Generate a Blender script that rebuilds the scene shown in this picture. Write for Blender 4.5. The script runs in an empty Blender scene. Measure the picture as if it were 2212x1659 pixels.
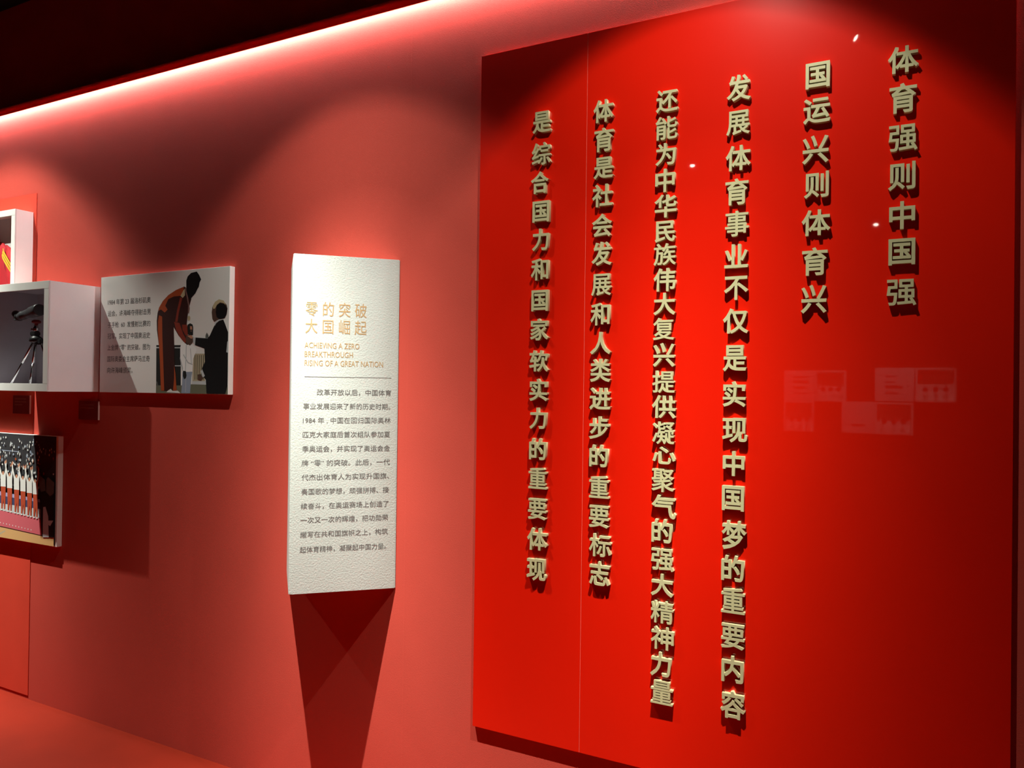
import bpy, bmesh, math, random
from mathutils import Vector, Matrix
random.seed(7)
SC = bpy.context.scene
COL = SC.collection

# ------------------------------------------------------------------ camera
F_PX, YAW, PITCH, ROLL = 1650.0, 0.484055, 0.007739, 0.013272
CAM_Y, CAM_Z = -2.4117, 1.6727
def camera():
    cy, sy = math.cos(YAW), math.sin(YAW)
    f = Vector((-sy, cy, 0)); r = Vector((cy, sy, 0)); u = Vector((0, 0, 1))
    f2 = f*math.cos(PITCH) + u*math.sin(PITCH); u2 = u*math.cos(PITCH) - f*math.sin(PITCH)
    r3 = r*math.cos(ROLL) + u2*math.sin(ROLL); u3 = u2*math.cos(ROLL) - r*math.sin(ROLL)
    cd = bpy.data.cameras.new('camera'); cd.sensor_fit = 'HORIZONTAL'; cd.sensor_width = 36.0
    cd.lens = F_PX/2212*36.0; cd.clip_start = .05
    o = bpy.data.objects.new('camera', cd); COL.objects.link(o)
    m = Matrix((r3, u3, -f2)).transposed().to_4x4(); m.translation = Vector((0, CAM_Y, CAM_Z))
    o.matrix_world = m
    SC.camera = o
camera()

# ------------------------------------------------------------------ world, exposure
w = bpy.data.worlds.new('world'); SC.world = w; w.use_nodes = True
w.node_tree.nodes['Background'].inputs[0].default_value = (.01, .01, .012, 1)
w.node_tree.nodes['Background'].inputs[1].default_value = .2
SC.view_settings.view_transform = 'Standard'; SC.view_settings.look = 'None'
SC.view_settings.exposure = 0; SC.view_settings.gamma = 1; SC.view_settings.use_curve_mapping = False
SC.cycles.max_bounces = 10; SC.cycles.diffuse_bounces = 6; SC.cycles.glossy_bounces = 4
SC.cycles.use_denoising = True
SC.cycles.caustics_reflective = False; SC.cycles.caustics_refractive = False

# ------------------------------------------------------------------ gallery lamps (reflector profile of a spotlight)
# (angle from axis in degrees, relative intensity)
PROFILE_A = [(0, .52), (5, .47), (10, .33), (15, .20), (20, .12), (25, .068), (30, .052), (40, .042), (43, .024), (47, .003), (50, 0)]
PROFILE_B = [(0, .60), (5, .60), (8, .56), (12, .36), (15, .23), (20, .108), (25, .052), (30, .0285), (35, .0225), (39.5, .0165), (42, .0075), (45, .0006), (50, 0)]
PROFILE_C = [(0, 1.0), (5, .74), (10, .44), (15, .24), (20, .134), (25, .086), (30, .072), (34, .064), (37.5, .055), (40, .022), (42.5, .002), (50, 0)]
def spot(loc, target, power, col=(.97, 1, .88), radius=.010, profile=PROFILE_B, size=100):
    ld = bpy.data.lights.new('spot_beam', 'SPOT'); ld.energy = power; ld.color = col
    ld.spot_size = math.radians(size); ld.spot_blend = .05; ld.shadow_soft_size = radius
    ld.use_nodes = True
    nt = ld.node_tree; N = nt.nodes; L = nt.links
    em = [n for n in N if n.type == 'EMISSION'][0]
    tc = N.new('ShaderNodeTexCoord'); sp = N.new('ShaderNodeSeparateXYZ'); L.new(tc.outputs['Normal'], sp.inputs[0])
    ab = N.new('ShaderNodeMath'); ab.operation = 'ABSOLUTE'; L.new(sp.outputs['Z'], ab.inputs[0])
    ac = N.new('ShaderNodeMath'); ac.operation = 'ARCCOSINE'; L.new(ab.outputs[0], ac.inputs[0])
    dv = N.new('ShaderNodeMath'); dv.operation = 'DIVIDE'; dv.inputs[1].default_value = math.radians(50); L.new(ac.outputs[0], dv.inputs[0])
    cr = N.new('ShaderNodeValToRGB'); cr.color_ramp.interpolation = 'EASE'
    e = cr.color_ramp.elements
    while len(e) > 2: e.remove(e[-1])
    for i, (a, v) in enumerate(profile):
        s = v**.4
        el = e[i] if i < 2 else e.new(min(a/50, 1.0))
        el.position = min(a/50, 1.0); el.color = (s, s, s, 1)
    cr.color_ramp.interpolation = 'LINEAR'
    L.new(dv.outputs[0], cr.inputs[0])
    pw = N.new('ShaderNodeMath'); pw.operation = 'POWER'; pw.inputs[1].default_value = 2.5; L.new(cr.outputs[0], pw.inputs[0])
    L.new(pw.outputs[0], em.inputs['Strength'])
    o = bpy.data.objects.new('spot_beam', ld); COL.objects.link(o)
    o.location = loc
    o.rotation_euler = (Vector(target) - Vector(loc)).to_track_quat('-Z', 'Y').to_euler()
    return o
LAMPS = [  # lamp position, aim, power, beam profile
    ((-4.42, -.79, 3.45), (-4.42, -.2, 0), 2080, PROFILE_A),
    ((-2.02, -.79, 3.45), (-1.92, -.2, 0), 2150, PROFILE_B),
    ((-.48, -.79, 3.45), (-.76, 0, .44), 1090, PROFILE_C),
]
for loc, tg, pw_, pf in LAMPS: spot(loc, tg, pw_, profile=pf)
# beams added without fixtures behind the camera, to brighten the opposite wall
spot((-1.0, -4.6, 3.45), (-.9, -6, 1.5), 110)
spot((.1, -4.6, 3.45), (-.1, -6, 1.5), 150)
# the strip of light-emitting diodes in the rail along the wall
ld = bpy.data.lights.new('strip_glow', 'AREA'); ld.shape = 'RECTANGLE'; ld.size = 11.0; ld.size_y = .026
ld.energy = 60; ld.color = (1, .93, .98)
so = bpy.data.objects.new('strip_glow', ld); COL.objects.link(so); so.location = (-3.5, -.020, 3.157); so.rotation_euler = (0, 0, 0)

# ------------------------------------------------------------------ materials
def srgb(c):
    f = lambda v: (v/255)/12.92 if v/255 <= .04045 else (((v/255)+.055)/1.055)**2.4
    return tuple(f(v) for v in c) + (1,)
MATS = {}
def mat(name, col, rough=.6, metal=0, bump=0, bscale=200, var=0, vscale=8, spec=.5, emit=0, coat=0):
    if name in MATS: return MATS[name]
    m = bpy.data.materials.new(name); m.use_nodes = True; N = m.node_tree.nodes; L = m.node_tree.links
    b = N['Principled BSDF']; b.inputs['Base Color'].default_value = tuple(col[:3]) + (1,)
    b.inputs['Roughness'].default_value = rough; b.inputs['Metallic'].default_value = metal
    b.inputs['Specular IOR Level'].default_value = spec
    if coat: b.inputs['Coat Weight'].default_value = coat; b.inputs['Coat Roughness'].default_value = .02
    tc = N.new('ShaderNodeTexCoord')
    if var:
        no = N.new('ShaderNodeTexNoise'); no.inputs['Scale'].default_value = vscale; no.inputs['Detail'].default_value = 5
        L.new(tc.outputs['Object'], no.inputs['Vector'])
        mp = N.new('ShaderNodeMapRange'); mp.inputs[1].default_value = .3; mp.inputs[2].default_value = .7
        mp.inputs[3].default_value = 1-var; mp.inputs[4].default_value = 1+var; L.new(no.outputs['Fac'], mp.inputs[0])
        vm = N.new('ShaderNodeVectorMath'); vm.operation = 'SCALE'; vm.inputs[0].default_value = tuple(col[:3])
        L.new(mp.outputs[0], vm.inputs['Scale']); L.new(vm.outputs[0], b.inputs['Base Color'])
    if bump:
        n2 = N.new('ShaderNodeTexNoise'); n2.inputs['Scale'].default_value = bscale; n2.inputs['Detail'].default_value = 3
        L.new(tc.outputs['Object'], n2.inputs['Vector'])
        bp = N.new('ShaderNodeBump'); bp.inputs['Strength'].default_value = bump; bp.inputs['Distance'].default_value = .002
        L.new(n2.outputs['Fac'], bp.inputs['Height']); L.new(bp.outputs[0], b.inputs['Normal'])
    if emit:
        b.inputs['Emission Color'].default_value = (1, .9, .75, 1); b.inputs['Emission Strength'].default_value = emit
    MATS[name] = m
    return m
M_WALL = mat('red_wall_cloth', (.52, .060, .040), .85, bump=.25, bscale=420, var=.035, vscale=3, spec=.25)
M_BOARD = mat('orange_red_board', (.62, .052, .026), .7, var=.03, spec=.3)
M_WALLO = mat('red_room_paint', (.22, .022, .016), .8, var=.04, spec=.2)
M_CEIL = mat('dark_red_ceiling', (.012, .003, .002), .9, spec=.1)
M_FLOOR = mat('red_vinyl_floor', (.25, .016, .005), .5, bump=.12, bscale=60, var=.10, vscale=3, spec=.3)
M_ACR = mat('red_acrylic', (.68, .0095, .0018), .28, bump=0, var=.012, vscale=5, spec=.15, coat=1.0)
M_EDGE = mat('red_acrylic_edge', (.75, .08, .05), .3)
M_JOINT = mat('pale_joint_filler', (.85, .16, .12), .4)
M_GOLD = mat('khaki_gold_face', (.53, .485, .27), .42, metal=.12, var=.03, vscale=40, spec=.5)
M_RAIL = mat('red_rail_paint', (.62, .05, .03), .5)
def translucent_red():
    m = bpy.data.materials.new('glowing_red_lip'); m.use_nodes = True; N = m.node_tree.nodes; L = m.node_tree.links
    out = N['Material Output']; b = N['Principled BSDF']; b.inputs['Base Color'].default_value = (.62, .05, .03, 1)
    t = N.new('ShaderNodeBsdfTranslucent'); t.inputs[0].default_value = (.5, .02, .012, 1)
    mx = N.new('ShaderNodeMixShader'); mx.inputs[0].default_value = .12
    L.new(b.outputs[0], mx.inputs[1]); L.new(t.outputs[0], mx.inputs[2]); L.new(mx.outputs[0], out.inputs[0])
    return m
M_LIP = translucent_red()
M_PLAQ = mat('white_textured_board', (.555, .585, .55), .55, bump=.38, bscale=170, var=.015, spec=.4)
M_WHITE = mat('white_board', (.88, .88, .85), .5, bump=.08, bscale=120, var=.02, spec=.4)
M_LINER = mat('white_liner', (.62, .62, .62), .7, var=.03, spec=.3)
M_LINERG = mat('shaded_violet_liner', (.50, .46, .50), .7, var=.04, spec=.3)  # violet lining, its grey darkened for the shade inside the closed case
M_INKGOLD = mat('gold_ink', (.50, .31, .14), .5)
M_INK = mat('grey_ink', (.14, .13, .125), .6)
M_INKB = mat('black_ink', (.035, .033, .035), .6)
M_DIFF = mat('lit_diffuser', (1, .9, .75), .4, emit=7)
M_LENS = mat('lit_lens', (1, .9, .75), .4, emit=45)
M_LAMPB = mat('black_lamp_body', (.015, .015, .015), .45)
M_CAP = mat('dark_red_caption_plate', (.20, .018, .016), .35, var=.02)
M_CAPE = mat('lit_caption_edge', (.80, .62, .58), .3)  # pale tone paints the light falling on the plate's right side
M_CAPI = mat('faint_caption_print', (.42, .16, .14), .5)
M_BLACKP = mat('black_plastic', (.02, .02, .022), .4, spec=.5)
M_SCOPE = mat('grey_scope_paint', (.06, .062, .068), .38, spec=.5)
M_CHROME = mat('chrome', (.75, .75, .76), .12, metal=1)
M_REDP = mat('red_knob', (.25, .02, .02), .4)
M_JACK = mat('red_jacket_cloth', (.55, .012, .022), .75, bump=.2, bscale=90, var=.05, vscale=15)
M_STRIPE = mat('yellow_stripe_cloth', (.85, .55, .04), .7)
PR = dict(dark=(.016, .017, .016), black=(.010, .010, .011), charcoal=(.040, .040, .044), pale=(.55, .58, .60), white=(.74, .75, .72),
    beige=(.46, .40, .28), brown=(.10, .085, .05), green=(.155, .155, .105), grey=(.13, .14, .13), blue=(.30, .35, .45), skin=(.55, .26, .16),
    skin_dark=(.10, .055, .04), maroon=(.040, .010, .008), orange=(.42, .075, .02), red=(.26, .035, .018), cream=(.56, .46, .28),
    ribbon=(.26, .14, .12), navy=(.060, .065, .14), lavender=(.40, .38, .60), pink=(.62, .13, .16), wood=(.66, .40, .17), rust=(.46, .075, .035), sky=(.84, .83, .81), fold=(.50, .52, .54), bright=(.92, .92, .92))
def pm(k): return mat('print_' + k, PR[k], .45, spec=.3)

# ------------------------------------------------------------------ builders
def link(name, me, parent=None, loc=None):
    o = bpy.data.objects.new(name, me); COL.objects.link(o)
    if parent: o.parent = parent
    if loc: o.location = loc
    return o
def finish(name, bm, mats, parent=None, origin=(0, 0, 0), smooth=False):
    """bm is in world coordinates; the mesh is stored relative to the thing's origin"""
    me = bpy.data.meshes.new(name)
    org = Vector(parent.location) if parent else Vector(origin)
    if parent and parent.parent: org = org + parent.parent.location
    bmesh.ops.recalc_face_normals(bm, faces=bm.faces[:])
    for v in bm.verts: v.co -= org
    if smooth:
        for f in bm.faces: f.smooth = True
    bm.to_mesh(me); bm.free()
    if not isinstance(mats, (list, tuple)): mats = [mats]
    for m in mats: me.materials.append(m)
    return link(name, me, parent, None if parent else origin)
def tag(o, label, cat=None, group=None):
    o['label'] = label
    if cat: o['category'] = cat
    if group: o['group'] = group
    return o
def thing(name, loc, label, cat, group=None):
    o = bpy.data.objects.new(name, None); COL.objects.link(o); o.location = loc; o.empty_display_size = .1
    return tag(o, label, cat, group)
def box(bm, x0, x1, y0, y1, z0, z1, bev=0):
    vs = [bm.verts.new((x, y, z)) for x in (x0, x1) for y in (y0, y1) for z in (z0, z1)]
    fs = [bm.faces.new([vs[i] for i in q]) for q in ((0, 1, 3, 2), (4, 6, 7, 5), (0, 4, 5, 1), (2, 3, 7, 6), (0, 2, 6, 4), (1, 5, 7, 3))]
    if bev:
        es = list({e for f in fs for e in f.edges})
        bmesh.ops.bevel(bm, geom=es, offset=bev, segments=2, affect='EDGES')
    return fs
def tube(bm, p, q, r0, r1=None, n=16, cap=True):
    r1 = r0 if r1 is None else r1
    p, q = Vector(p), Vector(q); d = (q-p).normalized()
    a = d.orthogonal().normalized(); b = d.cross(a)
    R = []
    for c, r in ((p, r0), (q, r1)):
        R.append([bm.verts.new(c + (a*math.cos(t)+b*math.sin(t))*r) for t in [2*math.pi*i/n for i in range(n)]])
    for i in range(n):
        bm.faces.new((R[0][i], R[0][(i+1) % n], R[1][(i+1) % n], R[1][i])).smooth = True
    if cap:
        bm.faces.new(R[0][::-1]); bm.faces.new(R[1])
def lathe(bm, p, d, prof, n=24):
    """prof: list of (distance along d, radius)"""
    p, d = Vector(p), Vector(d).normalized(); a = d.orthogonal().normalized(); b = d.cross(a)
    R = [[bm.verts.new(p + d*h + (a*math.cos(t)+b*math.sin(t))*r) for t in [2*math.pi*i/n for i in range(n)]] for h, r in prof]
    for k in range(len(R)-1):
        for i in range(n):
            bm.faces.new((R[k][i], R[k][(i+1) % n], R[k+1][(i+1) % n], R[k+1][i])).smooth = True
    bm.faces.new(R[0][::-1]); bm.faces.new(R[-1])
def structure(name, x0, x1, y0, y1, z0, z1, m):
    bm = bmesh.new(); box(bm, x0, x1, y0, y1, z0, z1)
    o = finish(name, bm, m, None, (0, 0, 0)); o['kind'] = 'structure'; return o

GL = {}
import numpy as np
def weight(ch):
    return .010 if ch == '量' else .0145 if ch in '精凝聚族强展重要事综提能复神标' else .021
def bold_glyph(ch, offset, g=170):
    """one raised character as a clean solid: the emboldened outline is united (non-zero winding) on a fine grid, traced and extruded"""
    key = ('bold', ch)
    if key in GL: return GL[key]
    c = bpy.data.curves.new('writing', 'FONT'); c.body = ch; c.size = 1; c.fill_mode = 'NONE'; c.resolution_u = 4
    o = bpy.data.objects.new('writing', c); COL.objects.link(o); bpy.context.view_layer.update()
    me = bpy.data.meshes.new_from_object(o.evaluated_get(bpy.context.evaluated_depsgraph_get()))
    bpy.data.objects.remove(o); bpy.data.curves.remove(c)
    P = np.array([v.co[:2] for v in me.vertices]); n = len(P)
    nxt = {}
    for e in me.edges:
        a, b = e.vertices
        if abs(a-b) == 1: nxt[min(a, b)] = max(a, b)
        else: nxt[max(a, b)] = min(a, b)
    bpy.data.meshes.remove(me)
    # mitred offset of every outline towards the outside
    ks = np.array(list(nxt.keys())); vs = np.array(list(nxt.values()))
    sg = 1 if np.sum(P[ks, 0]*P[vs, 1]-P[ks, 1]*P[vs, 0]) > 0 else -1
    def nrm(a, b):
        d = P[b]-P[a]; l = math.hypot(*d) or 1e-9
        return np.array((d[1], -d[0]))/l*sg
    prv = {b: a for a, b in nxt.items()}
    Q = P.copy()
    for k in nxt:
        a, b = prv[k], nxt[k]
        while np.allclose(P[a], P[k], atol=1e-5) and a != k: a = prv[a]
        while np.allclose(P[b], P[k], atol=1e-5) and b != k: b = nxt[b]
        n0, n1 = nrm(a, k), nrm(k, b); c = 1+float(n0@n1)
        Q[k] = P[k] + (n0+n1)*offset/max(c, .5)
    P = Q
    A = P[ks]; B = P[vs]
    lo = P.min(0)-.03; hi = P.max(0)+.03
    gx = np.linspace(lo[0], hi[0], g); gy = np.linspace(lo[1], hi[1], g)
    X, Y = np.meshgrid(gx, gy, indexing='ij'); X = X.ravel(); Y = Y.ravel()
    wn = np.zeros(len(X), int); dist = np.full(len(X), 9.0)
    for (ax, ay), (bx, by) in zip(A, B):
        cr = (bx-ax)*(Y-ay) - (by-ay)*(X-ax)
        wn += ((ay <= Y) & (by > Y) & (cr > 0)).astype(int) - ((ay > Y) & (by <= Y) & (cr < 0)).astype(int)
        l2 = (bx-ax)**2+(by-ay)**2
        if l2 < 1e-12: continue
        t = np.clip(((X-ax)*(bx-ax)+(Y-ay)*(by-ay))/l2, 0, 1)
        dist = np.minimum(dist, (X-ax-t*(bx-ax))**2+(Y-ay-t*(by-ay))**2)
    area = np.sum(A[:, 0]*B[:, 1]-A[:, 1]*B[:, 0])
    ins = (wn > 0) if area > 0 else (wn < 0)
    # points inside at winding 2 lie near a hidden crossing outline: keep them well inside
    D = np.sqrt(dist); D = np.where(np.abs(wn) > 1, np.maximum(D, .01), D)
    F = np.where(ins, D, -D).reshape(g, g)
    seg = {}
    def cut(i, j, k, l):
        a, b = F[i, j], F[k, l]; t = a/(a-b)
        return (gx[i]+(gx[k]-gx[i])*t, gy[j]+(gy[l]-gy[j])*t)
    S = F > 0; pts = {}
    for i, j in zip(*np.nonzero((S[:-1, :-1].astype(int)+S[1:, :-1]+S[:-1, 1:]+S[1:, 1:]) % 4)):
        c4 = [(i, j), (i+1, j), (i+1, j+1), (i, j+1)]
        ent, ext = [], []
        for q in range(4):
            p0, p1 = c4[q], c4[(q+1) % 4]
            if S[p0] != S[p1]:
                k = tuple(sorted((p0, p1))); pts[k] = cut(*p0, *p1)
                (ext if S[p0] else ent).append((q, k))
        if len(ent) == 1: seg[ext[0][1]] = ent[0][1]
        else:
            for q, k in ext:
                seg[k] = min(ent, key=lambda t: (t[0]-q) % 4)[1]
    loops = []
    while seg:
        s0, cur = seg.popitem(); lp = [pts[s0]]
        while cur != s0 and cur in seg:
            lp.append(pts[cur]); cur = seg.pop(cur)
        loops.append(lp)
    def simp(L, tol):
        L = [np.array(p) for p in L]
        k = max(range(len(L)), key=lambda i: float(np.sum((L[i]-L[0])**2)))
        def dp(a):
            if len(a) < 3: return a
            d = a[-1]-a[0]; ln = math.hypot(*d) or 1e-9
            h = [abs(d[0]*(p[1]-a[0][1])-d[1]*(p[0]-a[0][0]))/ln for p in a]
            m = max(range(len(a)), key=lambda i: h[i])
            if h[m] < tol: return [a[0], a[-1]]
            return dp(a[:m+1])[:-1] + dp(a[m:])
        return dp(L[:k+1])[:-1] + dp(L[k:]+[L[0]])[:-1]
    cu = bpy.data.curves.new('outline', 'CURVE'); cu.dimensions = '2D'; cu.fill_mode = 'BOTH'; cu.extrude = .5
    for lp in loops:
        if len(lp) < 8: continue
        lp = simp(lp, .0022)
        if len(lp) < 3: continue
        sp = cu.splines.new('POLY'); sp.points.add(len(lp)-1); sp.use_cyclic_u = True
        for p, q in zip(sp.points, lp): p.co = (q[0], q[1], 0, 1)
    o = bpy.data.objects.new('outline', cu); COL.objects.link(o); bpy.context.view_layer.update()
    me = bpy.data.meshes.new_from_object(o.evaluated_get(bpy.context.evaluated_depsgraph_get()))
    bpy.data.objects.remove(o); bpy.data.curves.remove(cu)
    GL[key] = me
    return me
def glyph_mesh(txt, offset=0.0, extrude=0.0, res=3):
    """writing in the built-in typeface as a mesh in the x-y plane, size 1"""
    key = (txt, offset, extrude)
    if key in GL: return GL[key]
    c = bpy.data.curves.new('writing', 'FONT'); c.body = txt; c.size = 1; c.offset = offset; c.extrude = extrude; c.resolution_u = res
    o = bpy.data.objects.new('writing', c); COL.objects.link(o)
    bpy.context.view_layer.update()
    dg = bpy.context.evaluated_depsgraph_get()
    me = bpy.data.meshes.new_from_object(o.evaluated_get(dg))
    bpy.data.objects.remove(o); bpy.data.curves.remove(c)
    GL[key] = me
    return me
def writing(bm, txt, o, ux, x0, x1, zc, em, offset=0.0, lift=.0004, nrm=(0, -1, 0), mi=0, fit=True):
    """lay a line of print on a face: o origin, ux unit vector along the line, x0..x1 extent, zc centre height"""
    me = glyph_mesh(txt, offset)
    if not me.vertices: return
    xs = [v.co.x for v in me.vertices]; a, b = min(xs), max(xs)
    k = (x1-x0)/(b-a) if fit else em
    o, ux, nrm = Vector(o), Vector(ux), Vector(nrm)
    vs = [bm.verts.new(o + ux*(x0 + (v.co.x-a)*k) + Vector((0, 0, zc + (v.co.y-.36)*em)) + nrm*lift) for v in me.vertices]
    for p in me.polygons:
        try: f = bm.faces.new([vs[i] for i in p.vertices]); f.material_index = mi
        except ValueError: pass
def tri_fill(bm, pts, y, mi):
    """flat patch of print: points (x,z) on the plane y"""
    from mathutils.geometry import tessellate_polygon
    vs = [bm.verts.new((x, y, z)) for x, z in pts]
    for t in tessellate_polygon([[Vector((x, z, 0)) for x, z in pts]]):
        try: f = bm.faces.new([vs[i] for i in t]); f.material_index = mi
        except ValueError: pass
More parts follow.
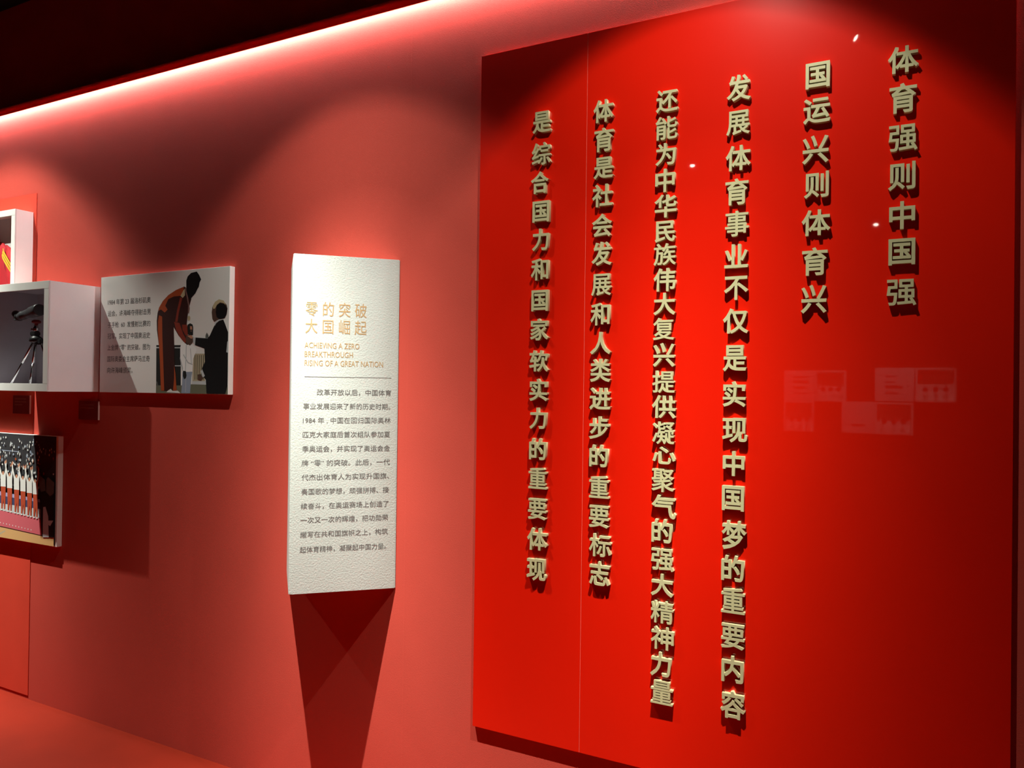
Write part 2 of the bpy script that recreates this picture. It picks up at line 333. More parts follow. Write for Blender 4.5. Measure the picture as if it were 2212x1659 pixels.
PRINT_C=[('sky',[(-3.5509,2.2021),(-2.6607,2.1971),(-2.6585,1.6381),(-3.5449,1.6334)]),
('dark',[(-3.1336,1.8601),(-2.9662,1.8575),(-2.9616,1.671),(-3.1301,1.6695)]),
('pale',[(-3.1334,1.8512),(-3.1116,1.8509),(-3.1114,1.8451),(-3.1332,1.8454)]),
('pale',[(-3.0054,1.7652),(-2.9607,1.765),(-2.9606,1.7607),(-3.0053,1.7608)]),
('pale',[(-3.0074,1.8481),(-2.9659,1.8475),(-2.9658,1.8431),(-3.0073,1.8437)]),
('beige',[(-2.8849,1.8176),(-2.8038,1.8167),(-2.8033,1.6916),(-2.8856,1.691)]),
('brown',[(-2.8723,1.811),(-2.868,1.811),(-2.8666,1.6997),(-2.8709,1.6997)]),
('brown',[(-2.8587,1.8109),(-2.8544,1.8108),(-2.853,1.6998),(-2.8573,1.6998)]),
('brown',[(-2.8452,1.8108),(-2.8409,1.8107),(-2.8395,1.6999),(-2.8438,1.6998)]),
('brown',[(-2.8317,1.8106),(-2.8274,1.8106),(-2.826,1.6999),(-2.8303,1.6999)]),
('brown',[(-2.8182,1.8105),(-2.814,1.8105),(-2.8126,1.7),(-2.8168,1.7)]),
('pale',[(-2.8869,1.6932),(-2.8009,1.6937),(-2.8005,1.678),(-2.8896,1.6773)]),
('green',[(-3.1302,1.6717),(-2.9617,1.6732),(-2.8896,1.679),(-2.6605,1.6759),(-2.6597,1.6377),(-3.1306,1.6362)]),
('grey',[(-2.8054,1.8868),(-2.8045,1.8995),(-2.7969,1.9112),(-2.7863,1.8991),(-2.7842,1.8855)]),
('grey',[(-3.1293,1.6894),(-3.1227,1.6894),(-3.1135,1.6652),(-3.1201,1.6651)]),
('bright',[(-2.9632,1.8639),(-2.9475,1.8723),(-2.9222,1.8676),(-2.8971,1.8607),(-2.8688,1.8452),(-2.8592,1.8323),(-2.8712,1.8153),(-2.8818,1.7939),(-2.8847,1.7339),(-2.9536,1.7295),(-2.9478,1.7512),(-2.968,1.8032),(-2.9691,1.8466)]),
('blue',[(-2.9518,1.7339),(-2.8866,1.7361),(-2.8923,1.7124),(-2.8992,1.6385),(-2.9577,1.6386),(-2.9525,1.6862)]),
('fold',[(-2.9315,1.8591),(-2.927,1.8568),(-2.9269,1.7986),(-2.9304,1.7382),(-2.9342,1.7382),(-2.9319,1.7986)]),
('fold',[(-2.9029,1.8414),(-2.8991,1.8414),(-2.8912,1.7725),(-2.895,1.7717)]),
('fold',[(-2.968,1.8032),(-2.9478,1.7512),(-2.9517,1.7313),(-2.9559,1.7468),(-2.9705,1.7989)]),
('fold',[(-2.9462,1.816),(-2.9139,1.7791),(-2.8856,1.7704),(-2.8874,1.7661),(-2.9175,1.7744),(-2.9486,1.8117)]),
('fold',[(-2.9283,1.7296),(-2.9252,1.7296),(-2.9269,1.6433),(-2.9307,1.6433)]),
('dark',[(-2.9475,1.7403),(-2.9285,1.7382),(-2.9237,1.7188),(-2.9278,1.7058),(-2.9402,1.7015),(-2.9482,1.7166)]),
('dark',[(-2.9252,1.9367),(-2.9223,1.9495),(-2.9056,1.9555),(-2.8899,1.9495),(-2.8852,1.9377),(-2.8856,1.9013),(-2.9042,1.8995),(-2.92,1.9063)]),
('skin',[(-2.9065,1.9426),(-2.8928,1.941),(-2.8912,1.9272),(-2.8984,1.9166),(-2.9049,1.9254)]),
('dark',[(-2.9061,1.9267),(-2.8912,1.9263),(-2.8923,1.922),(-2.9048,1.9223)]),
('maroon',[(-2.9486,2.1244),(-3.0042,2.1111),(-3.0554,2.0903),(-3.0926,2.0646),(-3.1182,2.0347),(-3.1281,2.0085),(-3.1325,1.9732),(-3.13,1.9287),(-3.1151,1.862),(-3.105,1.7735),(-3.0953,1.6477),(-3.0541,1.646),(-3.0285,1.6595),(-3.0121,1.6474),(-2.9878,1.6499),(-2.9987,1.7295),(-3.008,1.7949),(-3.0096,1.8603),(-3.0155,1.9412),(-2.9832,1.9034),(-2.9475,1.8723),(-2.922,1.8568),(-2.9066,1.8673),(-2.9218,1.9021),(-2.93,1.9281),(-2.925,1.9798),(-2.9166,2.0227),(-2.9007,2.0651),(-2.9377,2.1186)]),
('orange',[(-2.9498,2.1236),(-3.0042,2.1111),(-3.0554,2.0903),(-3.0926,2.0646),(-3.1182,2.0347),(-3.1224,2.0194),(-3.1047,2.0254),(-3.0781,2.0103),(-3.0589,2.0228),(-3.075,2.0419),(-3.0549,2.0718),(-3.0164,2.0824),(-2.9666,2.0832),(-2.9556,2.1022)]),
('red',[(-3.0135,1.9652),(-2.9763,1.9589),(-2.9516,1.9092),(-2.9276,1.8806),(-2.936,1.8643),(-2.967,1.89),(-2.9985,1.9277)]),
('red',[(-2.9589,1.9505),(-2.9255,1.9496),(-2.9193,1.902),(-2.9325,1.9001),(-2.9552,1.9266)]),
('orange',[(-3.1173,1.9993),(-3.0954,1.9923),(-3.0919,1.9057),(-3.082,1.7734),(-3.0724,1.648),(-3.0953,1.6477),(-3.105,1.7735),(-3.1138,1.862),(-3.1234,1.9286),(-3.1232,1.9729)]),
('orange',[(-3.0073,1.7643),(-2.9987,1.7295),(-2.9879,1.6512),(-3.0121,1.6483),(-3.0059,1.7077)]),
('red',[(-2.9747,2.077),(-2.96,2.072),(-2.9813,2.0077),(-2.9898,1.9645),(-3.0058,1.9649),(-2.9943,2.0169)]),
('cream',[(-2.9545,2.1065),(-2.9446,2.1155),(-2.9426,2.0843),(-2.9575,2.0728),(-2.9729,2.083)]),
('ribbon',[(-2.9391,2.123),(-2.928,2.1052),(-2.9194,2.0616),(-2.9097,2.0224),(-2.9141,1.9989),(-2.9218,2.0056),(-2.92,2.0357),(-2.9337,2.0838),(-2.9418,2.1059)]),
('black',[(-2.9349,2.1315),(-2.9354,2.151),(-2.9264,2.1699),(-2.9048,2.1838),(-2.8677,2.188),(-2.8519,2.1721),(-2.8385,2.1512),(-2.848,2.1376),(-2.8525,2.1186),(-2.8627,2.1071),(-2.8746,2.0897),(-2.8886,2.0796),(-2.8972,2.0727),(-2.9082,2.0633),(-2.9222,2.0747),(-2.9343,2.1055)]),
('cream',[(-2.9243,1.9798),(-2.9214,1.9875),(-2.9146,1.9907),(-2.9076,1.987),(-2.9043,1.9791),(-2.9072,1.9706),(-2.914,1.9674),(-2.921,1.9711)]),
('white',[(-3.0572,1.6407),(-3.0476,1.6483),(-3.0284,1.656),(-3.0153,1.6474),(-2.9802,1.6491),(-2.9621,1.6377)]),
('black',[(-2.6936,1.9661),(-2.723,1.9607),(-2.7465,1.9446),(-2.7754,1.8989),(-2.7902,1.8844),(-2.8699,1.8902),(-2.8788,1.8754),(-2.8721,1.856),(-2.8104,1.8402),(-2.8047,1.7807),(-2.8235,1.751),(-2.8166,1.717),(-2.798,1.7001),(-2.7923,1.6383),(-2.6743,1.6387),(-2.6605,1.6759),(-2.6619,1.8132),(-2.6629,1.9089),(-2.6801,1.9427)]),
('skin_dark',[(-2.9293,1.9001),(-2.9044,1.9038),(-2.876,1.8891),(-2.8849,1.8703),(-2.9032,1.8552),(-2.9253,1.8624),(-2.9339,1.8807)]),
('skin',[(-2.923,1.8986),(-2.8981,1.9015),(-2.8791,1.8891),(-2.8977,1.8852)]),
('pale',[(-2.8854,1.8918),(-2.868,1.8898),(-2.8709,1.8555),(-2.8836,1.8669)]),
('pale',[(-2.7479,1.9552),(-2.7173,1.9711),(-2.713,1.9646),(-2.7377,1.9507),(-2.7463,1.9383)]),
('skin_dark',[(-2.767,2.0001),(-2.7627,2.0253),(-2.7488,2.0437),(-2.725,2.049),(-2.6954,2.0478),(-2.6744,2.0302),(-2.6682,2.0133),(-2.6735,1.9884),(-2.6848,1.9713),(-2.7172,1.9681),(-2.7498,1.9586),(-2.7615,1.9703),(-2.7642,1.9831)]),
('black',[(-2.7418,1.9992),(-2.7365,2.0285),(-2.7159,2.0394),(-2.6922,2.0351),(-2.6802,2.0263),(-2.6699,2.0092),(-2.6752,1.9864),(-2.6878,1.9714),(-2.7172,1.9681),(-2.7353,1.9779)]),
('cream',[(-2.7615,2.0252),(-2.7476,2.0458),(-2.7222,2.0565),(-2.6925,2.0493),(-2.6785,2.0295),(-2.694,2.0385),(-2.716,2.0424),(-2.7336,2.0334),(-2.7469,2.0162),(-2.7571,2.0149)]),
('pale',[(-2.8324,1.7374),(-2.8216,1.7467),(-2.8039,1.717),(-2.8165,1.7098)]),
('skin_dark',[(-2.8505,1.7233),(-2.8321,1.7254),(-2.8158,1.7085),(-2.8283,1.6957),(-2.8499,1.6998)]),
('pale',[(-2.6666,1.8674),(-2.662,1.8706),(-2.6615,1.8194),(-2.6715,1.8216)]),
]
PRINT_D=[('charcoal',[(-4.5757,1.4083),(-3.8906,1.4012),(-3.8878,0.843),(-4.5571,0.8458)]),
('blue',[(-4.3933,1.3118),(-4.221,1.3102),(-4.2209,1.3065),(-4.3932,1.308)]),
('white',[(-4.405,1.3599),(-4.4003,1.3663),(-4.3952,1.3603),(-4.3999,1.3539)]),
('white',[(-4.5515,1.2441),(-4.5475,1.257),(-4.5427,1.2445),(-4.5467,1.2316)]),
('white',[(-4.4103,1.2456),(-4.4063,1.2522),(-4.4019,1.2461),(-4.4059,1.2395)]),
('pale',[(-4.3781,1.1384),(-4.3757,1.1484),(-4.3726,1.1388),(-4.3751,1.1288)]),
('pale',[(-4.032,1.3274),(-4.0283,1.3369),(-4.024,1.3278),(-4.0277,1.3182)]),
('white',[(-4.1109,1.2495),(-4.1078,1.258),(-4.1041,1.2499),(-4.1073,1.2414)]),
('white',[(-4.4298,1.2757),(-4.4258,1.2844),(-4.4212,1.2762),(-4.4252,1.2675)]),
('orange',[(-4.3498,1.1726),(-4.3471,1.1781),(-4.3441,1.1729),(-4.3468,1.1674)]),
('pale',[(-3.9101,1.324),(-3.9058,1.3304),(-3.9012,1.3244),(-3.9055,1.318)]),
('pale',[(-4.2658,1.3353),(-4.2611,1.3449),(-4.2558,1.3358),(-4.2605,1.3262)]),
('white',[(-4.1807,1.1481),(-4.1778,1.1537),(-4.1746,1.1485),(-4.1775,1.143)]),
('white',[(-4.3752,1.2329),(-4.3679,1.2393),(-4.3602,1.2338),(-4.3675,1.2274)]),
('pale',[(-4.3678,1.3793),(-4.3634,1.3851),(-4.3586,1.3797),(-4.363,1.3739)]),
('white',[(-4.0662,1.1338),(-4.0638,1.1409),(-4.0611,1.1341),(-4.0634,1.127)]),
('white',[(-4.0497,1.2726),(-4.0425,1.2823),(-4.0349,1.2734),(-4.042,1.2637)]),
('blue',[(-4.3652,1.3356),(-4.3603,1.3419),(-4.355,1.3361),(-4.3599,1.3298)]),
('blue',[(-4.1629,1.3392),(-4.1576,1.347),(-4.1517,1.3397),(-4.1571,1.3319)]),
('white',[(-4.4448,1.1806),(-4.4403,1.1881),(-4.4353,1.1812),(-4.4399,1.1736)]),
('white',[(-4.2694,1.3291),(-4.262,1.3353),(-4.2542,1.3298),(-4.2616,1.3237)]),
('white',[(-4.5321,1.3455),(-4.5256,1.3521),(-4.5187,1.3461),(-4.5252,1.3396)]),
('skin',[(-4.1925,1.2309),(-4.1884,1.2363),(-4.184,1.2314),(-4.1881,1.2259)]),
('white',[(-4.36,1.124),(-4.3539,1.1309),(-4.3474,1.1249),(-4.3535,1.118)]),
('white',[(-4.3963,1.2787),(-4.3937,1.2871),(-4.3906,1.279),(-4.3932,1.2707)]),
('white',[(-4.1274,1.2697),(-4.1239,1.2761),(-4.1201,1.2701),(-4.1235,1.2637)]),
('pale',[(-4.3901,1.3229),(-4.3865,1.3298),(-4.3825,1.3232),(-4.3861,1.3163)]),
('white',[(-4.4738,1.3753),(-4.4661,1.385),(-4.4577,1.3759),(-4.4655,1.3662)]),
('orange',[(-4.2866,1.149),(-4.2807,1.1603),(-4.2742,1.1498),(-4.28,1.1386)]),
('skin',[(-4.5391,1.2872),(-4.5343,1.2997),(-4.5286,1.2877),(-4.5335,1.2752)]),
('pale',[(-4.3473,1.2754),(-4.3439,1.2866),(-4.3397,1.2758),(-4.3432,1.2646)]),
('pale',[(-4.3332,1.2823),(-4.3282,1.294),(-4.3225,1.2829),(-4.3275,1.2712)]),
('pale',[(-4.0556,1.3084),(-4.049,1.3199),(-4.0417,1.3091),(-4.0483,1.2977)]),
('white',[(-4.137,1.2335),(-4.1309,1.2455),(-4.124,1.2342),(-4.1302,1.2222)]),
('pale',[(-4.0326,1.323),(-4.0297,1.3323),(-4.0262,1.3233),(-4.0291,1.3139)]),
('skin',[(-4.4844,1.1737),(-4.4776,1.1859),(-4.47,1.1746),(-4.4768,1.1624)]),
('skin',[(-4.5235,1.1364),(-4.5201,1.1464),(-4.5161,1.1369),(-4.5195,1.1269)]),
('white',[(-4.048,1.2572),(-4.043,1.2625),(-4.0377,1.2578),(-4.0427,1.2525)]),
('white',[(-4.1008,1.3494),(-4.0956,1.3564),(-4.0899,1.3499),(-4.0952,1.3429)]),
('pale',[(-4.5439,1.3696),(-4.5364,1.382),(-4.5281,1.3702),(-4.5356,1.3579)]),
('blue',[(-4.4186,1.1295),(-4.4141,1.1405),(-4.4089,1.1301),(-4.4134,1.119)]),
('white',[(-4.5041,1.3594),(-4.4982,1.3715),(-4.4915,1.3599),(-4.4974,1.3478)]),
('blue',[(-3.9813,1.3256),(-3.9776,1.3366),(-3.9733,1.326),(-3.977,1.315)]),
('orange',[(-4.4826,1.2408),(-4.478,1.2473),(-4.473,1.2413),(-4.4776,1.2347)]),
('white',[(-4.4613,1.2575),(-4.4569,1.2669),(-4.452,1.258),(-4.4563,1.2486)]),
('blue',[(-4.0907,1.3766),(-4.0868,1.3856),(-4.0824,1.3769),(-4.0863,1.3679)]),
('blue',[(-4.039,1.2243),(-4.0341,1.2332),(-4.0287,1.225),(-4.0336,1.2161)]),
('blue',[(-4.5725,1.3775),(-4.5647,1.3872),(-4.5563,1.3782),(-4.5641,1.3686)]),
('blue',[(-4.0438,1.2325),(-4.0367,1.2414),(-4.0292,1.2334),(-4.0362,1.2244)]),
('pale',[(-4.1491,1.2664),(-4.1462,1.2772),(-4.1426,1.2668),(-4.1456,1.2561)]),
('orange',[(-3.9161,1.2881),(-3.9118,1.2974),(-3.907,1.2885),(-3.9113,1.2792)]),
('orange',[(-4.0355,1.2054),(-4.0286,1.2113),(-4.0214,1.2063),(-4.0283,1.2005)]),
('pale',[(-3.9491,1.3288),(-3.9436,1.3361),(-3.9376,1.3293),(-3.9432,1.3219)]),
('skin',[(-4.0303,1.1719),(-4.0231,1.1784),(-4.0155,1.1729),(-4.0227,1.1665)]),
('white',[(-3.9159,1.2078),(-3.9087,1.2136),(-3.9011,1.2087),(-3.9083,1.203)]),
('orange',[(-4.4488,1.2611),(-4.4412,1.2683),(-4.4333,1.262),(-4.4408,1.2548)]),
('blue',[(-4.3524,1.1422),(-4.3478,1.152),(-4.3426,1.1429),(-4.3472,1.1331)]),
('pale',[(-4.0923,1.2992),(-4.0888,1.3066),(-4.0849,1.2996),(-4.0884,1.2922)]),
('pale',[(-4.207,1.2646),(-4.2003,1.2736),(-4.1932,1.2653),(-4.1998,1.2563)]),
('skin',[(-4.3675,1.278),(-4.365,1.2845),(-4.3621,1.2783),(-4.3646,1.2718)]),
('blue',[(-4.2533,1.237),(-4.2464,1.2453),(-4.2391,1.2378),(-4.2459,1.2294)]),
('pale',[(-4.1444,1.3397),(-4.1419,1.3518),(-4.1387,1.3399),(-4.1411,1.3278)]),
('white',[(-4.2342,1.2165),(-4.2293,1.2262),(-4.2239,1.2171),(-4.2287,1.2074)]),
('white',[(-4.4637,1.3255),(-4.4597,1.338),(-4.4549,1.3259),(-4.4589,1.3135)]),
('skin',[(-4.2924,1.2322),(-4.2867,1.2428),(-4.2804,1.2329),(-4.286,1.2222)]),
('white',[(-4.382,1.2485),(-4.3787,1.2544),(-4.375,1.2489),(-4.3783,1.243)]),
('orange',[(-4.3638,1.152),(-4.3575,1.1629),(-4.3506,1.1529),(-4.3569,1.142)]),
('pale',[(-4.2852,1.3497),(-4.2789,1.3555),(-4.2722,1.3502),(-4.2785,1.3444)]),
('white',[(-4.0971,1.1937),(-4.0919,1.2026),(-4.0863,1.1944),(-4.0914,1.1856)]),
('white',[(-4.4184,1.3087),(-4.4131,1.3168),(-4.4073,1.3092),(-4.4126,1.3011)]),
('blue',[(-3.9853,1.3105),(-3.9812,1.3204),(-3.9765,1.3109),(-3.9806,1.301)]),
('pale',[(-4.3397,1.2839),(-4.3349,1.2893),(-4.3298,1.2844),(-4.3346,1.2789)]),
('skin',[(-4.5476,1.134),(-4.5442,1.1405),(-4.5404,1.1345),(-4.5438,1.1279)]),
('pale',[(-4.0186,1.3172),(-4.0135,1.3257),(-4.008,1.3178),(-4.013,1.3092)]),
('orange',[(-4.1999,1.1529),(-4.1953,1.1635),(-4.19,1.1535),(-4.1946,1.1429)]),
('orange',[(-4.4379,1.2621),(-4.4303,1.2702),(-4.4222,1.2629),(-4.4298,1.2548)]),
('blue',[(-4.3866,1.1606),(-4.3805,1.1683),(-4.3739,1.1614),(-4.38,1.1537)]),
('pale',[(-4.1459,1.2925),(-4.1392,1.3043),(-4.1319,1.2932),(-4.1385,1.2815)]),
('white',[(-4.2389,1.1348),(-4.2315,1.1415),(-4.2237,1.1358),(-4.2311,1.129)]),
('white',[(-4.226,1.2407),(-4.2204,1.2478),(-4.2143,1.2414),(-4.2199,1.2343)]),
('pale',[(-4.1118,1.2926),(-4.1063,1.2988),(-4.1004,1.2932),(-4.1059,1.2871)]),
('white',[(-4.4826,1.1288),(-4.4754,1.1382),(-4.4676,1.1298),(-4.4748,1.1204)]),
('pale',[(-4.5177,1.33),(-4.5138,1.3426),(-4.5091,1.3304),(-4.513,1.3178)]),
('white',[(-4.1372,1.2763),(-4.134,1.285),(-4.1304,1.2767),(-4.1335,1.268)]),
('white',[(-4.0562,1.1583),(-4.0525,1.1684),(-4.0482,1.1588),(-4.0519,1.1487)]),
('blue',[(-4.0904,1.2667),(-4.0871,1.2718),(-4.0836,1.2671),(-4.0868,1.2619)]),
('pale',[(-3.9516,1.3047),(-3.9456,1.3127),(-3.9391,1.3053),(-3.9451,1.2973)]),
('pale',[(-4.2197,1.374),(-4.2159,1.3812),(-4.2118,1.3743),(-4.2155,1.3671)]),
('white',[(-4.4693,1.1876),(-4.4665,1.2003),(-4.463,1.188),(-4.4657,1.1752)]),
('white',[(-4.1467,1.1998),(-4.1394,1.207),(-4.1317,1.2007),(-4.139,1.1935)]),
('white',[(-4.1787,1.3282),(-4.176,1.3371),(-4.1727,1.3285),(-4.1754,1.3197)]),
('orange',[(-4.4815,1.1309),(-4.4774,1.1406),(-4.4727,1.1315),(-4.4768,1.1218)]),
('orange',[(-4.4599,1.1905),(-4.4539,1.2035),(-4.447,1.1913),(-4.453,1.1783)]),
('pale',[(-4.0642,1.1852),(-4.0578,1.1954),(-4.0509,1.1861),(-4.0572,1.1759)]),
('white',[(-4.5431,1.3042),(-4.5388,1.3171),(-4.5338,1.3047),(-4.538,1.2918)]),
('white',[(-3.9312,1.1355),(-3.9257,1.1477),(-3.9195,1.1364),(-3.925,1.1242)]),
('blue',[(-4.1158,1.3116),(-4.1088,1.3217),(-4.1011,1.3124),(-4.1082,1.3022)]),
('white',[(-4.4942,1.3366),(-4.4909,1.3455),(-4.4872,1.3369),(-4.4904,1.328)]),
('white',[(-4.2283,1.2982),(-4.2236,1.3064),(-4.2185,1.2987),(-4.2231,1.2905)]),
('white',[(-4.059,1.3675),(-4.0559,1.3741),(-4.0525,1.3678),(-4.0555,1.3612)]),
('blue',[(-4.3148,1.1583),(-4.3073,1.1688),(-4.2992,1.1593),(-4.3067,1.1488)]),
('pale',[(-4.3161,1.1993),(-4.3085,1.2062),(-4.3004,1.2003),(-4.3081,1.1934)]),
('pale',[(-4.4343,1.2466),(-4.4317,1.2527),(-4.4288,1.2469),(-4.4313,1.2408)]),
('blue',[(-3.9363,1.1732),(-3.93,1.1796),(-3.9234,1.1741),(-3.9296,1.1677)]),
('blue',[(-4.1463,1.2899),(-4.1441,1.3),(-4.1413,1.2901),(-4.1435,1.28)]),
('white',[(-4.545,1.181),(-4.5382,1.1898),(-4.5309,1.1819),(-4.5377,1.1732)]),
('white',[(-4.3345,1.2287),(-4.3317,1.2345),(-4.3287,1.2291),(-4.3314,1.2233)]),
('white',[(-4.3412,1.38),(-4.3352,1.3881),(-4.3286,1.3805),(-4.3347,1.3724)]),
('pale',[(-4.0312,1.3414),(-4.0287,1.3477),(-4.0259,1.3417),(-4.0283,1.3354)]),
('orange',[(-4.4021,1.1918),(-4.3967,1.2),(-4.3907,1.1925),(-4.3961,1.1843)]),
('pale',[(-4.3264,1.208),(-4.3212,1.2205),(-4.3151,1.2087),(-4.3204,1.1962)]),
('pale',[(-4.3887,1.2983),(-4.3834,1.3077),(-4.3774,1.2989),(-4.3828,1.2895)]),
('white',[(-4.1753,1.161),(-4.1705,1.1723),(-4.165,1.1617),(-4.1698,1.1504)]),
('white',[(-4.466,1.1662),(-4.4605,1.1742),(-4.4544,1.1669),(-4.46,1.1589)]),
('white',[(-4.094,1.3659),(-4.0872,1.3722),(-4.0802,1.3665),(-4.0869,1.3603)]),
('white',[(-4.3872,1.3715),(-4.3823,1.3832),(-4.3766,1.3719),(-4.3815,1.3602)]),
('white',[(-4.1295,1.1846),(-4.1246,1.1953),(-4.1189,1.1853),(-4.1239,1.1746)]),
('orange',[(-4.1528,1.1446),(-4.1485,1.1512),(-4.1439,1.1452),(-4.1481,1.1386)]),
('pale',[(-4.5137,1.2767),(-4.5059,1.2843),(-4.4976,1.2775),(-4.5054,1.2698)]),
('white',[(-4.2117,1.3647),(-4.2065,1.3724),(-4.2009,1.3652),(-4.206,1.3575)]),
('white',[(-4.1395,1.2486),(-4.1344,1.2588),(-4.1287,1.2492),(-4.1338,1.239)]),
('skin',[(-4.4675,1.1326),(-4.46,1.1455),(-4.4518,1.1337),(-4.4592,1.1208)]),
('white',[(-4.3421,1.2964),(-4.3382,1.306),(-4.3337,1.2968),(-4.3376,1.2872)]),
('white',[(-4.1716,1.2201),(-4.166,1.2254),(-4.1601,1.2208),(-4.1657,1.2155)]),
('pale',[(-4.0507,1.2386),(-4.0462,1.2459),(-4.0414,1.2392),(-4.0458,1.2319)]),
('white',[(-3.9309,1.3352),(-3.9269,1.3434),(-3.9224,1.3356),(-3.9264,1.3274)]),
('white',[(-4.2548,1.1281),(-4.2471,1.1379),(-4.2387,1.1293),(-4.2465,1.1195)]),
('orange',[(-4.1695,1.2338),(-4.1663,1.246),(-4.1624,1.2343),(-4.1655,1.2221)]),
('white',[(-4.1765,1.2265),(-4.1706,1.2387),(-4.1639,1.2273),(-4.1698,1.2151)]),
('white',[(-4.3562,1.3027),(-4.3521,1.3103),(-4.3476,1.3031),(-4.3516,1.2956)]),
('white',[(-4.2003,1.2221),(-4.1967,1.2335),(-4.1924,1.2225),(-4.196,1.2111)]),
('white',[(-4.3468,1.1589),(-4.3399,1.1669),(-4.3326,1.1599),(-4.3395,1.152)]),
('white',[(-4.4496,1.3628),(-4.4414,1.3684),(-4.4328,1.3635),(-4.441,1.3578)]),
('white',[(-4.5326,1.1383),(-4.5251,1.1491),(-4.5169,1.1393),(-4.5244,1.1285)]),
('white',[(-4.4161,1.3223),(-4.4082,1.3307),(-4.3998,1.3231),(-4.4077,1.3147)]),
('pale',[(-4.134,1.1365),(-4.1295,1.1455),(-4.1244,1.1372),(-4.129,1.1283)]),
('white',[(-4.0376,1.3522),(-4.035,1.3572),(-4.0322,1.3525),(-4.0347,1.3475)]),
('pale',[(-4.2665,1.1915),(-4.2613,1.204),(-4.2553,1.1922),(-4.2605,1.1797)]),
('white',[(-4.2139,1.1549),(-4.2109,1.1625),(-4.2074,1.1553),(-4.2104,1.1476)]),
('blue',[(-4.0561,1.2317),(-4.0514,1.2436),(-4.0461,1.2323),(-4.0507,1.2204)]),
('white',[(-4.1913,1.3575),(-4.1881,1.3658),(-4.1845,1.3578),(-4.1876,1.3494)]),
('blue',[(-4.4224,1.3804),(-4.4183,1.3866),(-4.4139,1.3808),(-4.418,1.3746)]),
('blue',[(-4.2692,1.2921),(-4.2619,1.3005),(-4.2541,1.2929),(-4.2614,1.2846)]),
('white',[(-4.1105,1.1517),(-4.1063,1.1635),(-4.1013,1.1523),(-4.1056,1.1405)]),
('white',[(-4.0327,1.2901),(-4.0286,1.2988),(-4.0239,1.2906),(-4.0281,1.2819)]),
('skin',[(-4.0893,1.267),(-4.0834,1.2786),(-4.0768,1.2677),(-4.0827,1.2562)]),
('white',[(-3.9984,1.3341),(-3.9939,1.34),(-3.9891,1.3345),(-3.9936,1.3286)]),
('white',[(-4.5395,1.1558),(-4.5334,1.1665),(-4.5266,1.1567),(-4.5327,1.146)]),
('blue',[(-4.1462,1.181),(-4.1428,1.1899),(-4.1388,1.1815),(-4.1422,1.1726)]),
('white',[(-4.2652,1.2448),(-4.2592,1.2538),(-4.2527,1.2455),(-4.2587,1.2366)]),
('pale',[(-4.374,1.3491),(-4.3696,1.3563),(-4.3647,1.3495),(-4.3691,1.3423)]),
('skin',[(-3.9378,1.1443),(-3.9306,1.1531),(-3.923,1.1454),(-3.9302,1.1366)]),
('pale',[(-4.0349,1.1308),(-4.028,1.1415),(-4.0204,1.1319),(-4.0273,1.1212)]),
('white',[(-4.1448,1.1694),(-4.1376,1.1819),(-4.1296,1.1704),(-4.1368,1.1579)]),
('white',[(-4.0649,1.2075),(-4.0614,1.2171),(-4.0573,1.208),(-4.0608,1.1984)]),
('pale',[(-4.4575,1.1716),(-4.4503,1.1815),(-4.4425,1.1726),(-4.4497,1.1627)]),
('orange',[(-4.0309,1.2075),(-4.0285,1.2132),(-4.0257,1.2078),(-4.0281,1.202)]),
('white',[(-4.138,1.3216),(-4.1314,1.3273),(-4.1245,1.3223),(-4.1311,1.3166)]),
('white',[(-4.4572,1.3363),(-4.4499,1.3456),(-4.442,1.337),(-4.4493,1.3277)]),
('pale',[(-4.2915,1.3493),(-4.2851,1.3614),(-4.278,1.3499),(-4.2844,1.3379)]),
('pale',[(-4.138,1.349),(-4.1344,1.3548),(-4.1304,1.3494),(-4.134,1.3436)]),
('orange',[(-4.3934,1.2578),(-4.3887,1.2636),(-4.3837,1.2583),(-4.3884,1.2525)]),
('blue',[(-4.0849,1.3563),(-4.082,1.3679),(-4.0784,1.3566),(-4.0813,1.345)]),
('white',[(-4.0943,1.2689),(-4.0879,1.2808),(-4.0807,1.2696),(-4.0872,1.2577)]),
('white',[(-4.452,1.3792),(-4.446,1.3886),(-4.4394,1.3797),(-4.4454,1.3704)]),
('orange',[(-4.246,1.2679),(-4.2385,1.2764),(-4.2305,1.2687),(-4.238,1.2602)]),
('pale',[(-4.3907,1.2364),(-4.3869,1.2468),(-4.3824,1.2368),(-4.3862,1.2264)]),
('blue',[(-4.2206,1.3329),(-4.2132,1.3394),(-4.2054,1.3337),(-4.2128,1.3272)]),
('white',[(-4.1204,1.3459),(-4.1172,1.3568),(-4.1135,1.3462),(-4.1166,1.3353)]),
('pale',[(-4.2203,1.2074),(-4.2144,1.2127),(-4.2082,1.2081),(-4.2141,1.2028)]),
('pale',[(-4.2902,1.2463),(-4.2863,1.2522),(-4.2821,1.2467),(-4.286,1.2408)]),
('pale',[(-4.1625,1.3383),(-4.1577,1.3499),(-4.1522,1.3387),(-4.157,1.3271)]),
('white',[(-4.4481,1.1857),(-4.4436,1.1912),(-4.4389,1.1862),(-4.4433,1.1807)]),
('skin',[(-4.437,1.2452),(-4.4292,1.2531),(-4.4209,1.2461),(-4.4287,1.2382)]),
('blue',[(-4.4478,1.2915),(-4.4426,1.303),(-4.4366,1.292),(-4.4419,1.2805)]),
('white',[(-4.3136,1.1258),(-4.3058,1.137),(-4.2974,1.127),(-4.3052,1.1158)]),
('orange',[(-4.0263,1.2537),(-4.0227,1.2595),(-4.0188,1.2541),(-4.0224,1.2483)]),
('orange',[(-4.392,1.2709),(-4.3841,1.2808),(-4.3757,1.2718),(-4.3835,1.2619)]),
('skin',[(-4.2258,1.1326),(-4.2231,1.1405),(-4.2198,1.133),(-4.2226,1.1251)]),
